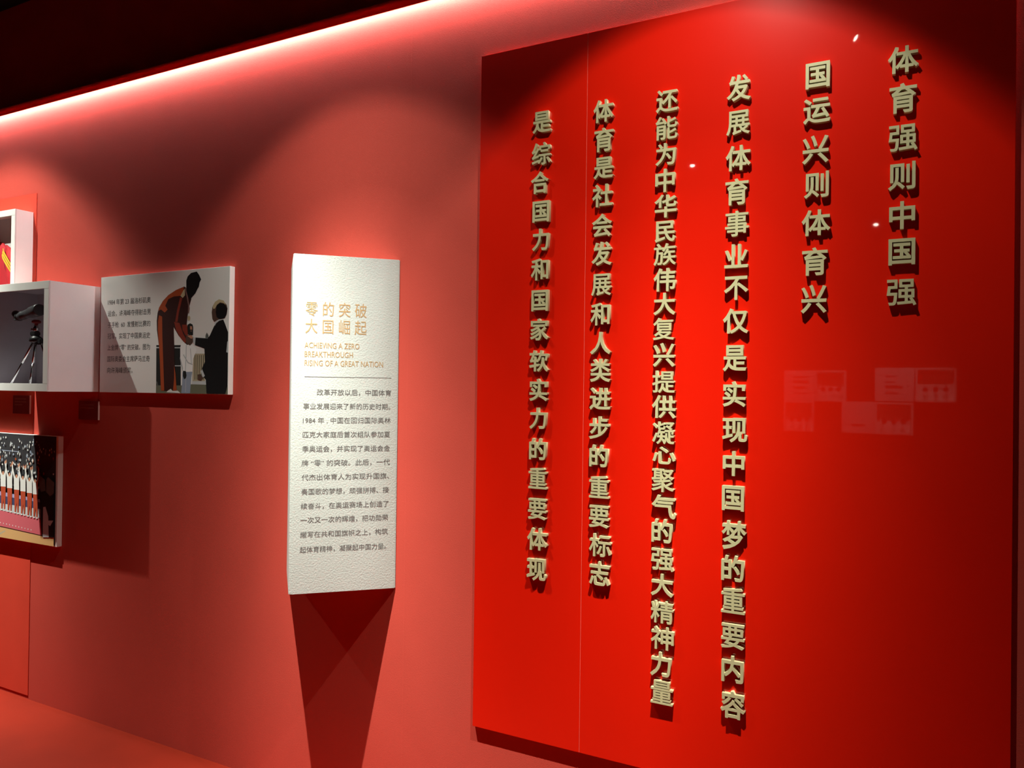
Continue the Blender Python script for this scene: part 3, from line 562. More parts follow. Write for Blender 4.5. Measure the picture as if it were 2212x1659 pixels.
('white',[(-4.4959,1.3093),(-4.4934,1.3174),(-4.4904,1.3096),(-4.4929,1.3014)]),
('white',[(-4.1076,1.2557),(-4.1052,1.2623),(-4.1024,1.256),(-4.1048,1.2493)]),
('pale',[(-4.2943,1.3401),(-4.2895,1.3503),(-4.284,1.3406),(-4.2888,1.3304)]),
('pale',[(-4.299,1.297),(-4.2956,1.307),(-4.2915,1.2974),(-4.295,1.2874)]),
('white',[(-4.1175,1.3645),(-4.1104,1.3711),(-4.103,1.3651),(-4.11,1.3586)]),
('white',[(-4.2069,1.295),(-4.2006,1.3076),(-4.1936,1.2957),(-4.1999,1.2832)]),
('pale',[(-4.4831,1.3755),(-4.4765,1.3841),(-4.4693,1.3761),(-4.4759,1.3675)]),
('orange',[(-4.3932,1.2713),(-4.3885,1.2767),(-4.3835,1.2718),(-4.3882,1.2663)]),
('orange',[(-4.4795,1.2636),(-4.4714,1.2749),(-4.4627,1.2645),(-4.4707,1.2531)]),
('skin',[(-4.0699,1.1369),(-4.0649,1.1447),(-4.0595,1.1376),(-4.0645,1.1297)]),
('skin',[(-4.4903,1.1855),(-4.4871,1.1955),(-4.4832,1.1859),(-4.4864,1.1759)]),
('white',[(-4.1217,1.3397),(-4.1169,1.35),(-4.1115,1.3402),(-4.1163,1.3299)]),
('white',[(-4.5368,1.2079),(-4.5328,1.219),(-4.5281,1.2085),(-4.5321,1.1974)]),
('white',[(-4.2702,1.313),(-4.2671,1.3243),(-4.2632,1.3134),(-4.2664,1.3021)]),
('pale',[(-4.4892,1.1438),(-4.4813,1.1557),(-4.4726,1.1449),(-4.4805,1.133)]),
('orange',[(-4.1863,1.1434),(-4.1797,1.1553),(-4.1724,1.1444),(-4.179,1.1326)]),
('blue',[(-4.3435,1.2433),(-4.3362,1.2555),(-4.3283,1.2442),(-4.3355,1.232)]),
('skin',[(-4.3275,1.2356),(-4.3243,1.2472),(-4.3204,1.236),(-4.3236,1.2244)]),
('pale',[(-4.4926,1.2368),(-4.4897,1.2486),(-4.486,1.2372),(-4.4889,1.2254)]),
('blue',[(-4.2856,1.1937),(-4.2779,1.2024),(-4.2696,1.1947),(-4.2773,1.186)]),
('blue',[(-4.2128,1.2657),(-4.2057,1.2722),(-4.1982,1.2665),(-4.2053,1.26)]),
('pale',[(-4.2157,1.3079),(-4.2115,1.315),(-4.2068,1.3083),(-4.2111,1.3011)]),
('skin',[(-4.5164,1.2069),(-4.5105,1.2179),(-4.504,1.2076),(-4.5098,1.1966)]),
('blue',[(-4.0981,1.3027),(-4.0924,1.3129),(-4.0861,1.3033),(-4.0918,1.2931)]),
('skin',[(-4.3854,1.2631),(-4.38,1.2689),(-4.3742,1.2637),(-4.3796,1.258)]),
('white',[(-4.2515,1.2404),(-4.2445,1.2468),(-4.2371,1.2412),(-4.2441,1.2348)]),
('blue',[(-4.1545,1.2261),(-4.147,1.2384),(-4.1389,1.2271),(-4.1463,1.2148)]),
('orange',[(-4.2893,1.1596),(-4.2821,1.1709),(-4.2743,1.1606),(-4.2815,1.1493)]),
('blue',[(-4.4662,1.167),(-4.4612,1.174),(-4.4557,1.1677),(-4.4607,1.1607)]),
('skin',[(-4.4938,1.2579),(-4.4904,1.2651),(-4.4866,1.2583),(-4.49,1.2511)]),
('white',[(-4.5557,1.3061),(-4.5514,1.3172),(-4.5464,1.3066),(-4.5507,1.2955)]),
('pale',[(-4.5114,1.254),(-4.5062,1.2606),(-4.5006,1.2546),(-4.5058,1.248)]),
('blue',[(-4.0675,1.3554),(-4.0625,1.3612),(-4.0572,1.3558),(-4.0622,1.35)]),
('orange',[(-4.1149,1.2508),(-4.1089,1.2574),(-4.1025,1.2515),(-4.1085,1.245)]),
('skin',[(-4.1253,1.2743),(-4.1184,1.2805),(-4.1112,1.275),(-4.1181,1.2688)]),
('white',[(-4.4544,1.3424),(-4.448,1.3547),(-4.4408,1.343),(-4.4472,1.3306)]),
('white',[(-4.1378,1.3462),(-4.1354,1.3524),(-4.1326,1.3465),(-4.135,1.3403)]),
('white',[(-4.0316,1.2247),(-4.0277,1.2334),(-4.0233,1.2252),(-4.0272,1.2165)]),
('orange',[(-4.5377,1.2543),(-4.5336,1.263),(-4.5288,1.2548),(-4.533,1.2461)]),
('skin',[(-4.3644,1.1715),(-4.3586,1.1815),(-4.3521,1.1723),(-4.358,1.1624)]),
('white',[(-4.0646,1.1685),(-4.0618,1.1746),(-4.0587,1.1689),(-4.0615,1.1629)]),
('white',[(-4.1437,1.1604),(-4.1405,1.1674),(-4.1368,1.1609),(-4.1401,1.1538)]),
('blue',[(-4.5289,1.1575),(-4.5246,1.165),(-4.5198,1.1581),(-4.5241,1.1506)]),
('skin',[(-4.4588,1.1505),(-4.4537,1.1633),(-4.4477,1.1512),(-4.4529,1.1384)]),
('skin',[(-4.3881,1.2135),(-4.384,1.2227),(-4.3794,1.214),(-4.3835,1.2048)]),
('white',[(-4.523,1.3208),(-4.5171,1.3318),(-4.5106,1.3214),(-4.5164,1.3104)]),
('blue',[(-4.2616,1.209),(-4.2566,1.2177),(-4.2511,1.2096),(-4.2561,1.2009)]),
('skin',[(-4.1854,1.1629),(-4.1806,1.1723),(-4.1751,1.1636),(-4.18,1.1542)]),
('skin',[(-4.4152,1.2133),(-4.4119,1.2229),(-4.408,1.2137),(-4.4112,1.2041)]),
('white',[(-4.3186,1.1983),(-4.3149,1.2109),(-4.3104,1.1988),(-4.3141,1.1862)]),
('blue',[(-4.1948,1.1607),(-4.1919,1.1674),(-4.1886,1.1611),(-4.1915,1.1545)]),
('white',[(-4.3877,1.3223),(-4.3811,1.331),(-4.374,1.323),(-4.3806,1.3143)]),
('orange',[(-3.9902,1.2059),(-3.9844,1.2159),(-3.978,1.2067),(-3.9838,1.1967)]),
('white',[(-4.5109,1.262),(-4.5077,1.2717),(-4.5038,1.2624),(-4.5071,1.2528)]),
('pale',[(-4.4536,1.3176),(-4.4468,1.325),(-4.4395,1.3183),(-4.4463,1.3109)]),
('white',[(-4.5084,1.1584),(-4.5019,1.1701),(-4.4947,1.1593),(-4.5011,1.1476)]),
('blue',[(-4.2724,1.1271),(-4.2654,1.1364),(-4.2578,1.1281),(-4.2648,1.1188)]),
('skin',[(-3.923,1.32),(-3.9189,1.3282),(-3.9144,1.3204),(-3.9185,1.3122)]),
('white',[(-4.2315,1.1494),(-4.2276,1.1572),(-4.2232,1.15),(-4.2271,1.1421)]),
('blue',[(-4.3728,1.1711),(-4.3692,1.1805),(-4.3651,1.1716),(-4.3686,1.1622)]),
('pale',[(-4.3456,1.348),(-4.3412,1.3548),(-4.3363,1.3484),(-4.3407,1.3415)]),
('orange',[(-4.3972,1.1511),(-4.3946,1.1575),(-4.3917,1.1515),(-4.3942,1.1452)]),
('blue',[(-4.3944,1.1242),(-4.3917,1.1341),(-4.3885,1.1246),(-4.3911,1.1146)]),
('pale',[(-4.1202,1.2774),(-4.1149,1.2878),(-4.109,1.278),(-4.1143,1.2676)]),
('white',[(-4.4018,1.1651),(-4.3987,1.1776),(-4.3948,1.1655),(-4.3979,1.1529)]),
('pale',[(-4.2744,1.3407),(-4.2712,1.3494),(-4.2674,1.3411),(-4.2706,1.3324)]),
('skin',[(-4.4783,1.1776),(-4.4711,1.1904),(-4.4632,1.1785),(-4.4703,1.1656)]),
('white',[(-4.419,1.1978),(-4.4133,1.2053),(-4.4071,1.1985),(-4.4128,1.1911)]),
('white',[(-4.3364,1.1649),(-4.3291,1.1734),(-4.3213,1.1659),(-4.3286,1.1575)]),
('white',[(-4.2688,1.1324),(-4.2649,1.144),(-4.2603,1.1329),(-4.2642,1.1213)]),
('white',[(-4.403,1.3183),(-4.3984,1.329),(-4.3932,1.3187),(-4.3978,1.308)]),
('orange',[(-4.437,1.1949),(-4.4297,1.2047),(-4.4219,1.1959),(-4.4291,1.1861)]),
('blue',[(-4.2192,1.1932),(-4.2119,1.2047),(-4.2038,1.1942),(-4.2112,1.1827)]),
('blue',[(-4.1401,1.2871),(-4.1326,1.294),(-4.1247,1.2879),(-4.1322,1.281)]),
('pale',[(-4.0747,1.2053),(-4.0676,1.2137),(-4.0599,1.2062),(-4.0671,1.1978)]),
('pale',[(-4.5207,1.2838),(-4.5148,1.296),(-4.5083,1.2845),(-4.5141,1.2724)]),
('blue',[(-4.0363,1.2078),(-4.03,1.214),(-4.0233,1.2086),(-4.0296,1.2025)]),
('white',[(-4.2018,1.2968),(-4.1989,1.3064),(-4.1954,1.2972),(-4.1983,1.2876)]),
('blue',[(-4.3678,1.2595),(-4.3607,1.271),(-4.3529,1.2604),(-4.36,1.2489)]),
('pale',[(-4.5166,1.297),(-4.5093,1.3043),(-4.5015,1.2978),(-4.5088,1.2904)]),
('white',[(-4.5023,1.318),(-4.4975,1.327),(-4.492,1.3185),(-4.4969,1.3096)]),
('navy',[(-4.5651,1.0883),(-3.9873,1.0625),(-3.9852,0.9932),(-4.5626,1.0116)]),
('lavender',[(-4.5654,1.0959),(-3.9875,1.0697),(-3.9871,1.0553),(-4.5645,1.0704)]),
('pale',[(-4.563,1.0244),(-3.9981,1.0208),(-3.9967,0.9753),(-4.5611,0.9682)]),
('pink',[(-4.5619,0.9912),(-4.0007,0.9726),(-3.986,0.8852),(-4.5591,0.907)]),
('maroon',[(-4.5591,0.907),(-3.9861,0.8876),(-3.9859,0.8828),(-4.5589,0.9019)]),
('wood',[(-4.5589,0.9019),(-3.9859,0.8828),(-3.8871,0.8857),(-3.8878,0.8406),(-4.5569,0.8407)]),
('beige',[(-4.3787,0.8583),(-4.3229,0.8813),(-4.3141,0.8772),(-4.3784,0.8483)]),
('white',[(-4.5465,0.9259),(-4.5426,0.9308),(-4.5384,0.9266),(-4.5423,0.9217)]),
('white',[(-4.5163,0.9246),(-4.5124,0.9296),(-4.5082,0.9254),(-4.5121,0.9204)]),
('white',[(-4.4864,0.9234),(-4.4825,0.9283),(-4.4783,0.9241),(-4.4822,0.9192)]),
('white',[(-4.4566,0.9221),(-4.4527,0.927),(-4.4486,0.9228),(-4.4524,0.9179)]),
('white',[(-4.427,0.9209),(-4.4232,0.9257),(-4.4191,0.9216),(-4.4229,0.9167)]),
('white',[(-4.3976,0.9196),(-4.3938,0.9245),(-4.3897,0.9203),(-4.3935,0.9155)]),
('white',[(-4.3684,0.9184),(-4.3647,0.9232),(-4.3606,0.9191),(-4.3644,0.9143)]),
('white',[(-4.3394,0.9172),(-4.3357,0.922),(-4.3316,0.9179),(-4.3354,0.913)]),
('white',[(-4.3106,0.9159),(-4.3069,0.9208),(-4.3029,0.9167),(-4.3066,0.9118)]),
('white',[(-4.282,0.9147),(-4.2783,0.9195),(-4.2743,0.9155),(-4.278,0.9106)]),
('white',[(-4.2535,0.9135),(-4.2499,0.9183),(-4.2459,0.9143),(-4.2496,0.9095)]),
('white',[(-4.2253,0.9123),(-4.2216,0.9171),(-4.2177,0.9131),(-4.2213,0.9083)]),
('white',[(-4.1972,0.9112),(-4.1936,0.9159),(-4.1897,0.9119),(-4.1933,0.9071)]),
('white',[(-4.1693,0.91),(-4.1657,0.9147),(-4.1618,0.9107),(-4.1654,0.906)]),
('white',[(-4.1416,0.9088),(-4.138,0.9136),(-4.1341,0.9095),(-4.1377,0.9048)]),
('white',[(-4.114,0.9077),(-4.1105,0.9124),(-4.1066,0.9084),(-4.1102,0.9036)]),
('white',[(-4.0867,0.9065),(-4.0831,0.9112),(-4.0793,0.9072),(-4.0829,0.9025)]),
('rust',[(-4.5437,1.1307),(-4.4964,1.1339),(-4.4968,1.0499),(-4.498,1.0041),(-4.5079,1.0033),(-4.5161,1.0612),(-4.5242,1.0045),(-4.535,1.0036),(-4.5375,1.0519)]),
('white',[(-4.5373,1.0047),(-4.5233,1.0059),(-4.5222,0.9983),(-4.5384,0.997)]),
('white',[(-4.5088,1.0032),(-4.4953,1.0043),(-4.4942,0.9968),(-4.5094,0.9955)]),
('white',[(-4.5459,1.128),(-4.5483,1.1867),(-4.5655,1.2369),(-4.5732,1.2621),(-4.5645,1.2626),(-4.5492,1.2275),(-4.537,1.2001),(-4.5099,1.2017),(-4.5018,1.2302),(-4.5001,1.2609),(-4.4921,1.2613),(-4.4927,1.2257),(-4.4976,1.1847),(-4.4949,1.1289)]),
('skin',[(-4.5313,1.1928),(-4.5327,1.208),(-4.5239,1.2162),(-4.5146,1.2091),(-4.515,1.1938)]),
('black',[(-4.5336,1.208),(-4.533,1.2182),(-4.5241,1.2226),(-4.515,1.2193),(-4.5137,1.2092),(-4.5238,1.2137)]),
('skin',[(-4.5009,1.2583),(-4.5023,1.2735),(-4.4935,1.279),(-4.4903,1.2614)]),
('skin',[(-4.5744,1.2595),(-4.575,1.2748),(-4.5658,1.2753),(-4.5635,1.2601)]),
('rust',[(-4.485,1.127),(-4.4382,1.1302),(-4.4386,1.0468),(-4.4398,1.0013),(-4.4496,1.0005),(-4.4577,1.058),(-4.4657,1.0017),(-4.4764,1.0008),(-4.4788,1.0488)]),
('white',[(-4.4786,1.0019),(-4.4648,1.003),(-4.4637,0.9955),(-4.4797,0.9942)]),
('white',[(-4.4505,1.0004),(-4.4372,1.0015),(-4.436,0.994),(-4.4511,0.9927)]),
('white',[(-4.4871,1.1243),(-4.4895,1.1826),(-4.5064,1.2325),(-4.514,1.2576),(-4.5054,1.258),(-4.4904,1.2232),(-4.4783,1.196),(-4.4515,1.1976),(-4.4436,1.2259),(-4.4419,1.2564),(-4.4339,1.2568),(-4.4345,1.2214),(-4.4394,1.1807),(-4.4367,1.1253)]),
('skin',[(-4.4727,1.1887),(-4.474,1.2039),(-4.4654,1.212),(-4.4562,1.2049),(-4.4566,1.1897)]),
('black',[(-4.4749,1.2038),(-4.4744,1.214),(-4.4656,1.2183),(-4.4566,1.215),(-4.4553,1.205),(-4.4653,1.2095)]),
('skin',[(-4.4427,1.2538),(-4.4441,1.2689),(-4.4354,1.2744),(-4.4322,1.2569)]),
('skin',[(-4.5152,1.255),(-4.5157,1.2702),(-4.5067,1.2707),(-4.5045,1.2555)]),
('rust',[(-4.4269,1.1209),(-4.3807,1.1241),(-4.3811,1.0412),(-4.3823,0.996),(-4.3919,0.9952),(-4.3999,1.0523),(-4.4078,0.9963),(-4.4184,0.9955),(-4.4208,1.0432)]),
('white',[(-4.4206,0.9965),(-4.407,0.9977),(-4.4058,0.9902),(-4.4217,0.9889)]),
('white',[(-4.3928,0.9951),(-4.3797,0.9962),(-4.3786,0.9887),(-4.3934,0.9875)]),
('white',[(-4.429,1.1182),(-4.4313,1.1761),(-4.448,1.2257),(-4.4555,1.2506),(-4.447,1.251),(-4.4322,1.2165),(-4.4202,1.1894),(-4.3939,1.1911),(-4.386,1.2192),(-4.3843,1.2494),(-4.3765,1.2498),(-4.3771,1.2147),(-4.3819,1.1742),(-4.3793,1.1192)]),
('skin',[(-4.4147,1.1822),(-4.4161,1.1972),(-4.4075,1.2053),(-4.3985,1.1983),(-4.3989,1.1832)]),
('black',[(-4.4169,1.1972),(-4.4164,1.2073),(-4.4077,1.2116),(-4.3988,1.2084),(-4.3976,1.1984),(-4.4074,1.2028)]),
('skin',[(-4.3851,1.2469),(-4.3865,1.2619),(-4.3779,1.2673),(-4.3747,1.2499)]),
('skin',[(-4.4567,1.248),(-4.4572,1.2631),(-4.4483,1.2636),(-4.4461,1.2485)]),
('rust',[(-4.3652,1.1176),(-4.3197,1.1208),(-4.3201,1.0385),(-4.3213,0.9936),(-4.3308,0.9928),(-4.3387,1.0496),(-4.3464,0.994),(-4.3569,0.9931),(-4.3593,1.0404)]),
('white',[(-4.3591,0.9941),(-4.3456,0.9953),(-4.3445,0.9879),(-4.3601,0.9865)]),
('white',[(-4.3316,0.9927),(-4.3187,0.9938),(-4.3176,0.9864),(-4.3323,0.9852)]),
('white',[(-4.3673,1.115),(-4.3696,1.1725),(-4.3861,1.2217),(-4.3934,1.2464),(-4.3851,1.2469),(-4.3704,1.2126),(-4.3587,1.1857),(-4.3327,1.1873),(-4.3249,1.2153),(-4.3233,1.2453),(-4.3155,1.2457),(-4.3161,1.2108),(-4.3209,1.1706),(-4.3183,1.1159)]),
('skin',[(-4.3532,1.1785),(-4.3546,1.1935),(-4.3461,1.2015),(-4.3372,1.1945),(-4.3376,1.1795)]),
('black',[(-4.3554,1.1934),(-4.3549,1.2035),(-4.3463,1.2077),(-4.3375,1.2045),(-4.3364,1.1946),(-4.346,1.199)]),
('skin',[(-4.324,1.2428),(-4.3254,1.2577),(-4.3169,1.2631),(-4.3138,1.2458)]),
('skin',[(-4.3947,1.2438),(-4.3952,1.2589),(-4.3864,1.2594),(-4.3842,1.2444)]),
('rust',[(-4.3044,1.1132),(-4.2595,1.1164),(-4.2599,1.0346),(-4.2611,0.99),(-4.2704,0.9892),(-4.2782,1.0456),(-4.2859,0.9904),(-4.2962,0.9895),(-4.2985,1.0365)]),
('white',[(-4.2983,0.9905),(-4.2851,0.9917),(-4.284,0.9843),(-4.2994,0.983)]),
('white',[(-4.2713,0.9891),(-4.2585,0.9902),(-4.2574,0.9829),(-4.2719,0.9816)]),
('white',[(-4.3065,1.1105),(-4.3087,1.1677),(-4.3249,1.2165),(-4.3322,1.241),(-4.324,1.2415),(-4.3095,1.2075),(-4.2979,1.1808),(-4.2723,1.1824),(-4.2646,1.2102),(-4.263,1.24),(-4.2553,1.2404),(-4.2559,1.2057),(-4.2606,1.1658),(-4.2581,1.1115)]),
('skin',[(-4.2925,1.1737),(-4.2939,1.1885),(-4.2855,1.1965),(-4.2768,1.1896),(-4.2771,1.1747)]),
('black',[(-4.2947,1.1885),(-4.2942,1.1984),(-4.2857,1.2027),(-4.2771,1.1995),(-4.2759,1.1896),(-4.2855,1.194)]),
('skin',[(-4.2637,1.2375),(-4.2651,1.2523),(-4.2567,1.2577),(-4.2536,1.2405)]),
('skin',[(-4.3334,1.2385),(-4.3339,1.2534),(-4.3253,1.2539),(-4.3231,1.2391)]),
('rust',[(-4.2401,1.1091),(-4.1959,1.1123),(-4.1963,1.0311),(-4.1975,0.9868),(-4.2067,0.986),(-4.2143,1.042),(-4.2219,0.9872),(-4.232,0.9863),(-4.2344,1.033)]),
('white',[(-4.2342,0.9874),(-4.2211,0.9885),(-4.22,0.9812),(-4.2352,0.9799)]),
('white',[(-4.2075,0.986),(-4.1949,0.987),(-4.1939,0.9798),(-4.2081,0.9785)]),
('white',[(-4.2422,1.1065),(-4.2444,1.1632),(-4.2604,1.2117),(-4.2675,1.236),(-4.2595,1.2365),(-4.2452,1.2027),(-4.2338,1.1762),(-4.2085,1.1778),(-4.2009,1.2054),(-4.1993,1.235),(-4.1918,1.2354),(-4.1924,1.201),(-4.197,1.1614),(-4.1945,1.1075)]),
('skin',[(-4.2285,1.1692),(-4.2298,1.1839),(-4.2216,1.1918),(-4.2129,1.1849),(-4.2133,1.1701)]),
('black',[(-4.2306,1.1838),(-4.2301,1.1937),(-4.2218,1.1979),(-4.2132,1.1948),(-4.2121,1.185),(-4.2215,1.1893)]),
('skin',[(-4.2001,1.2325),(-4.2014,1.2472),(-4.1931,1.2526),(-4.1901,1.2355)]),
('skin',[(-4.2687,1.2335),(-4.2692,1.2483),(-4.2607,1.2488),(-4.2585,1.2341)]),
('rust',[(-4.181,1.1048),(-4.1374,1.1079),(-4.1378,1.0274),(-4.1389,0.9833),(-4.148,0.9825),(-4.1556,1.0381),(-4.163,0.9837),(-4.173,0.9828),(-4.1753,1.0292)]),
('white',[(-4.1752,0.9838),(-4.1622,0.985),(-4.1612,0.9777),(-4.1762,0.9764)]),
('white',[(-4.1488,0.9825),(-4.1364,0.9835),(-4.1354,0.9763),(-4.1494,0.9751)]),
('white',[(-4.183,1.1022),(-4.1852,1.1585),(-4.201,1.2066),(-4.208,1.2308),(-4.2,1.2313),(-4.186,1.1977),(-4.1747,1.1714),(-4.1498,1.1731),(-4.1423,1.2004),(-4.1407,1.2298),(-4.1333,1.2303),(-4.1339,1.1961),(-4.1385,1.1567),(-4.136,1.1032)]),
('skin',[(-4.1695,1.1644),(-4.1708,1.179),(-4.1627,1.1869),(-4.1541,1.1801),(-4.1545,1.1654)]),
('black',[(-4.1716,1.179),(-4.1711,1.1888),(-4.1629,1.193),(-4.1544,1.1899),(-4.1533,1.1802),(-4.1626,1.1845)]),
('skin',[(-4.1415,1.2274),(-4.1427,1.2419),(-4.1346,1.2473),(-4.1316,1.2304)]),
('skin',[(-4.2092,1.2283),(-4.2097,1.243),(-4.2013,1.2435),(-4.1991,1.2289)]),
('rust',[(-4.1227,1.1005),(-4.0796,1.1037),(-4.08,1.0236),(-4.0811,0.9799),(-4.0901,0.9791),(-4.0976,1.0343),(-4.1049,0.9802),(-4.1148,0.9794),(-4.117,1.0254)]),
('white',[(-4.1169,0.9804),(-4.1042,0.9815),(-4.1031,0.9743),(-4.1179,0.973)]),
('white',[(-4.0909,0.979),(-4.0787,0.9801),(-4.0777,0.9729),(-4.0915,0.9717)]),
('white',[(-4.1246,1.0979),(-4.1268,1.1538),(-4.1423,1.2016),(-4.1493,1.2257),(-4.1414,1.2261),(-4.1276,1.1928),(-4.1164,1.1667),(-4.0918,1.1683),(-4.0845,1.1955),(-4.0829,1.2248),(-4.0755,1.2252),(-4.0761,1.1912),(-4.0807,1.1521),(-4.0782,1.0989)]),
('skin',[(-4.1113,1.1598),(-4.1125,1.1743),(-4.1046,1.1821),(-4.0961,1.1753),(-4.0965,1.1607)]),
('black',[(-4.1134,1.1742),(-4.1128,1.184),(-4.1047,1.1882),(-4.0964,1.1851),(-4.0953,1.1754),(-4.1045,1.1797)]),
('skin',[(-4.0836,1.2223),(-4.0849,1.2368),(-4.0769,1.2421),(-4.0739,1.2253)]),
('skin',[(-4.1505,1.2232),(-4.1509,1.2378),(-4.1426,1.2383),(-4.1405,1.2237)]),
('rust',[(-4.0692,1.0972),(-4.0267,1.1004),(-4.0271,1.0208),(-4.0282,0.9773),(-4.0371,0.9765),(-4.0444,1.0314),(-4.0517,0.9777),(-4.0615,0.9768),(-4.0637,1.0226)]),
('white',[(-4.0635,0.9778),(-4.0509,0.9789),(-4.0499,0.9718),(-4.0645,0.9705)]),
('white',[(-4.0379,0.9765),(-4.0258,0.9776),(-4.0248,0.9704),(-4.0385,0.9692)]),
('white',[(-4.0712,1.0946),(-4.0733,1.1502),(-4.0886,1.1977),(-4.0955,1.2216),(-4.0877,1.222),(-4.074,1.1889),(-4.063,1.163),(-4.0387,1.1646),(-4.0314,1.1916),(-4.0299,1.2207),(-4.0226,1.2211),(-4.0232,1.1874),(-4.0277,1.1485),(-4.0253,1.0956)]),
('skin',[(-4.0579,1.1561),(-4.0592,1.1705),(-4.0513,1.1783),(-4.043,1.1716),(-4.0434,1.1571)]),
('black',[(-4.06,1.1705),(-4.0595,1.1802),(-4.0515,1.1843),(-4.0433,1.1812),(-4.0422,1.1716),(-4.0512,1.1759)]),
('skin',[(-4.0306,1.2182),(-4.0319,1.2326),(-4.024,1.2379),(-4.021,1.2212)]),
('skin',[(-4.0966,1.2191),(-4.0971,1.2336),(-4.0889,1.2341),(-4.0868,1.2197)]),
('dark',[(-4.0189,1.1756),(-3.9699,1.1477),(-3.8832,1.149),(-3.8907,1.0062),(-3.8871,0.8857),(-3.986,0.8852),(-4.0007,0.9726),(-4.0076,1.0681)]),
('grey',[(-4.024,1.2114),(-4.0073,1.1932),(-3.9668,1.1766),(-3.9611,1.1196),(-4.0008,1.1119),(-4.0181,1.1516)]),
('grey',[(-3.955,1.1798),(-3.9395,1.1928),(-3.9154,1.18),(-3.8876,1.1677),(-3.8899,1.113),(-3.9208,1.094),(-3.957,1.1151)]),
('pale',[(-3.9785,1.0345),(-3.9587,1.0385),(-3.9335,0.9905),(-3.9264,0.8841),(-3.9778,0.8789)]),
('pale',[(-3.9447,0.9681),(-3.8897,0.9731),(-3.9163,0.9421),(-3.9362,0.9498)]),
]
COLUMNS=[('体育强则中国强',[[-0.0329,2.6093,0.0765,0.078],[-0.0327,2.5011,0.0742,0.0856],[-0.0322,2.3919,0.0759,0.0815],[-0.032,2.2838,0.0746,0.0809],[-0.0323,2.1739,0.0762,0.0807],[-0.0322,2.0737,0.0765,0.0801],[-0.0327,1.9608,0.0779,0.0813]]),
('国运兴则体育兴',[[-0.2559,2.6075,0.0757,0.0824],[-0.2575,2.504,0.0755,0.0806],[-0.2596,2.3886,0.0749,0.0868],[-0.2543,2.2843,0.074,0.0796],[-0.2566,2.1733,0.0792,0.0785],[-0.2587,2.0596,0.0757,0.0846],[-0.2602,1.9505,0.0726,0.0875]]),
('发展体育事业不仅是实现中国梦的重要内容',[[-0.4813,2.6076,0.0718,0.0824],[-0.482,2.5024,0.0728,0.0819],[-0.481,2.3919,0.0754,0.0807],[-0.4839,2.2885,0.0748,0.0834],[-0.4829,2.1909,0.0755,0.0822],[-0.4838,2.09,0.0763,0.0807],[-0.4833,1.9962,0.0739,0.0815],[-0.4831,1.8929,0.0765,0.0802],[-0.4848,1.7807,0.0718,0.0864],[-0.4855,1.6687,0.0752,0.0803],[-0.4823,1.561,0.0786,0.0815],[-0.4847,1.4562,0.0765,0.0781],[-0.4856,1.3522,0.076,0.0823],[-0.4818,1.2378,0.0742,0.0908],[-0.4845,1.1358,0.0776,0.0818],[-0.4822,1.0377,0.0765,0.0845],[-0.4815,0.9317,0.0758,0.0823],[-0.4818,0.8302,0.0775,0.0826],[-0.4793,0.7218,0.0744,0.0852]]),
('还能为中华民族伟大复兴提供凝心聚气的强大精神力量',[[-0.7058,2.6056,0.0718,0.076],[-0.7069,2.5174,0.0762,0.0782],[-0.7063,2.4334,0.0738,0.0742],[-0.7092,2.3494,0.0752,0.0784],[-0.706,2.2674,0.076,0.0765],[-0.7068,2.1879,0.0738,0.0738],[-0.7072,2.1126,0.0754,0.0736],[-0.7061,2.0312,0.076,0.0772],[-0.7065,1.9541,0.0732,0.074],[-0.708,1.8743,0.0724,0.0749],[-0.7064,1.7913,0.0736,0.0799],[-0.7062,1.7054,0.076,0.075],[-0.7042,1.6255,0.0783,0.0759],[-0.7057,1.5421,0.0745,0.0753],[-0.7028,1.4705,0.0777,0.0605],[-0.7056,1.3923,0.0753,0.0804],[-0.7008,1.3066,0.0804,0.077],[-0.7069,1.2284,0.0765,0.0787],[-0.704,1.1404,0.0775,0.0773],[-0.7039,1.0577,0.0745,0.0739],[-0.7021,0.9715,0.0773,0.0743],[-0.699,0.8891,0.0809,0.0762],[-0.7033,0.8058,0.0748,0.0798],[-0.7009,0.7172,0.0775,0.0831]]),
('体育是社会发展和人类进步的重要标志',[[-0.922,2.6063,0.0712,0.0789],[-0.9194,2.5097,0.0729,0.082],[-0.9191,2.4175,0.0701,0.0772],[-0.9216,2.3238,0.0725,0.0781],[-0.9224,2.2244,0.0716,0.0801],[-0.9219,2.1304,0.0712,0.0814],[-0.9223,2.0288,0.0726,0.0805],[-0.9222,1.929,0.0736,0.0786],[-0.9229,1.8325,0.0737,0.0777],[-0.9224,1.7419,0.073,0.0803],[-0.9217,1.6475,0.0762,0.0786],[-0.9227,1.5506,0.0756,0.0792],[-0.9245,1.4565,0.0746,0.0775],[-0.9216,1.3533,0.0758,0.0809],[-0.9203,1.2576,0.0758,0.0806],[-0.9147,1.1613,0.08,0.0794],[-0.9162,1.0675,0.076,0.0833]]),
('是综合国力和国家软实力的重要体现',[[-1.1493,2.6052,0.0707,0.0808],[-1.15,2.493,0.0748,0.0824],[-1.1542,2.3937,0.0687,0.0793],[-1.1485,2.2942,0.0737,0.08],[-1.1468,2.1951,0.0704,0.0791],[-1.1472,2.0919,0.0723,0.0792],[-1.1485,1.9852,0.0727,0.0797],[-1.1496,1.8828,0.0723,0.0782],[-1.1491,1.7743,0.0748,0.0768],[-1.1493,1.6736,0.0755,0.0799],[-1.1477,1.5758,0.0712,0.0764],[-1.1495,1.4683,0.0739,0.0786],[-1.1481,1.3676,0.0753,0.0804],[-1.1479,1.2633,0.0761,0.0797],[-1.1467,1.1577,0.0774,0.0796],[-1.1482,1.0547,0.0774,0.0816]])]

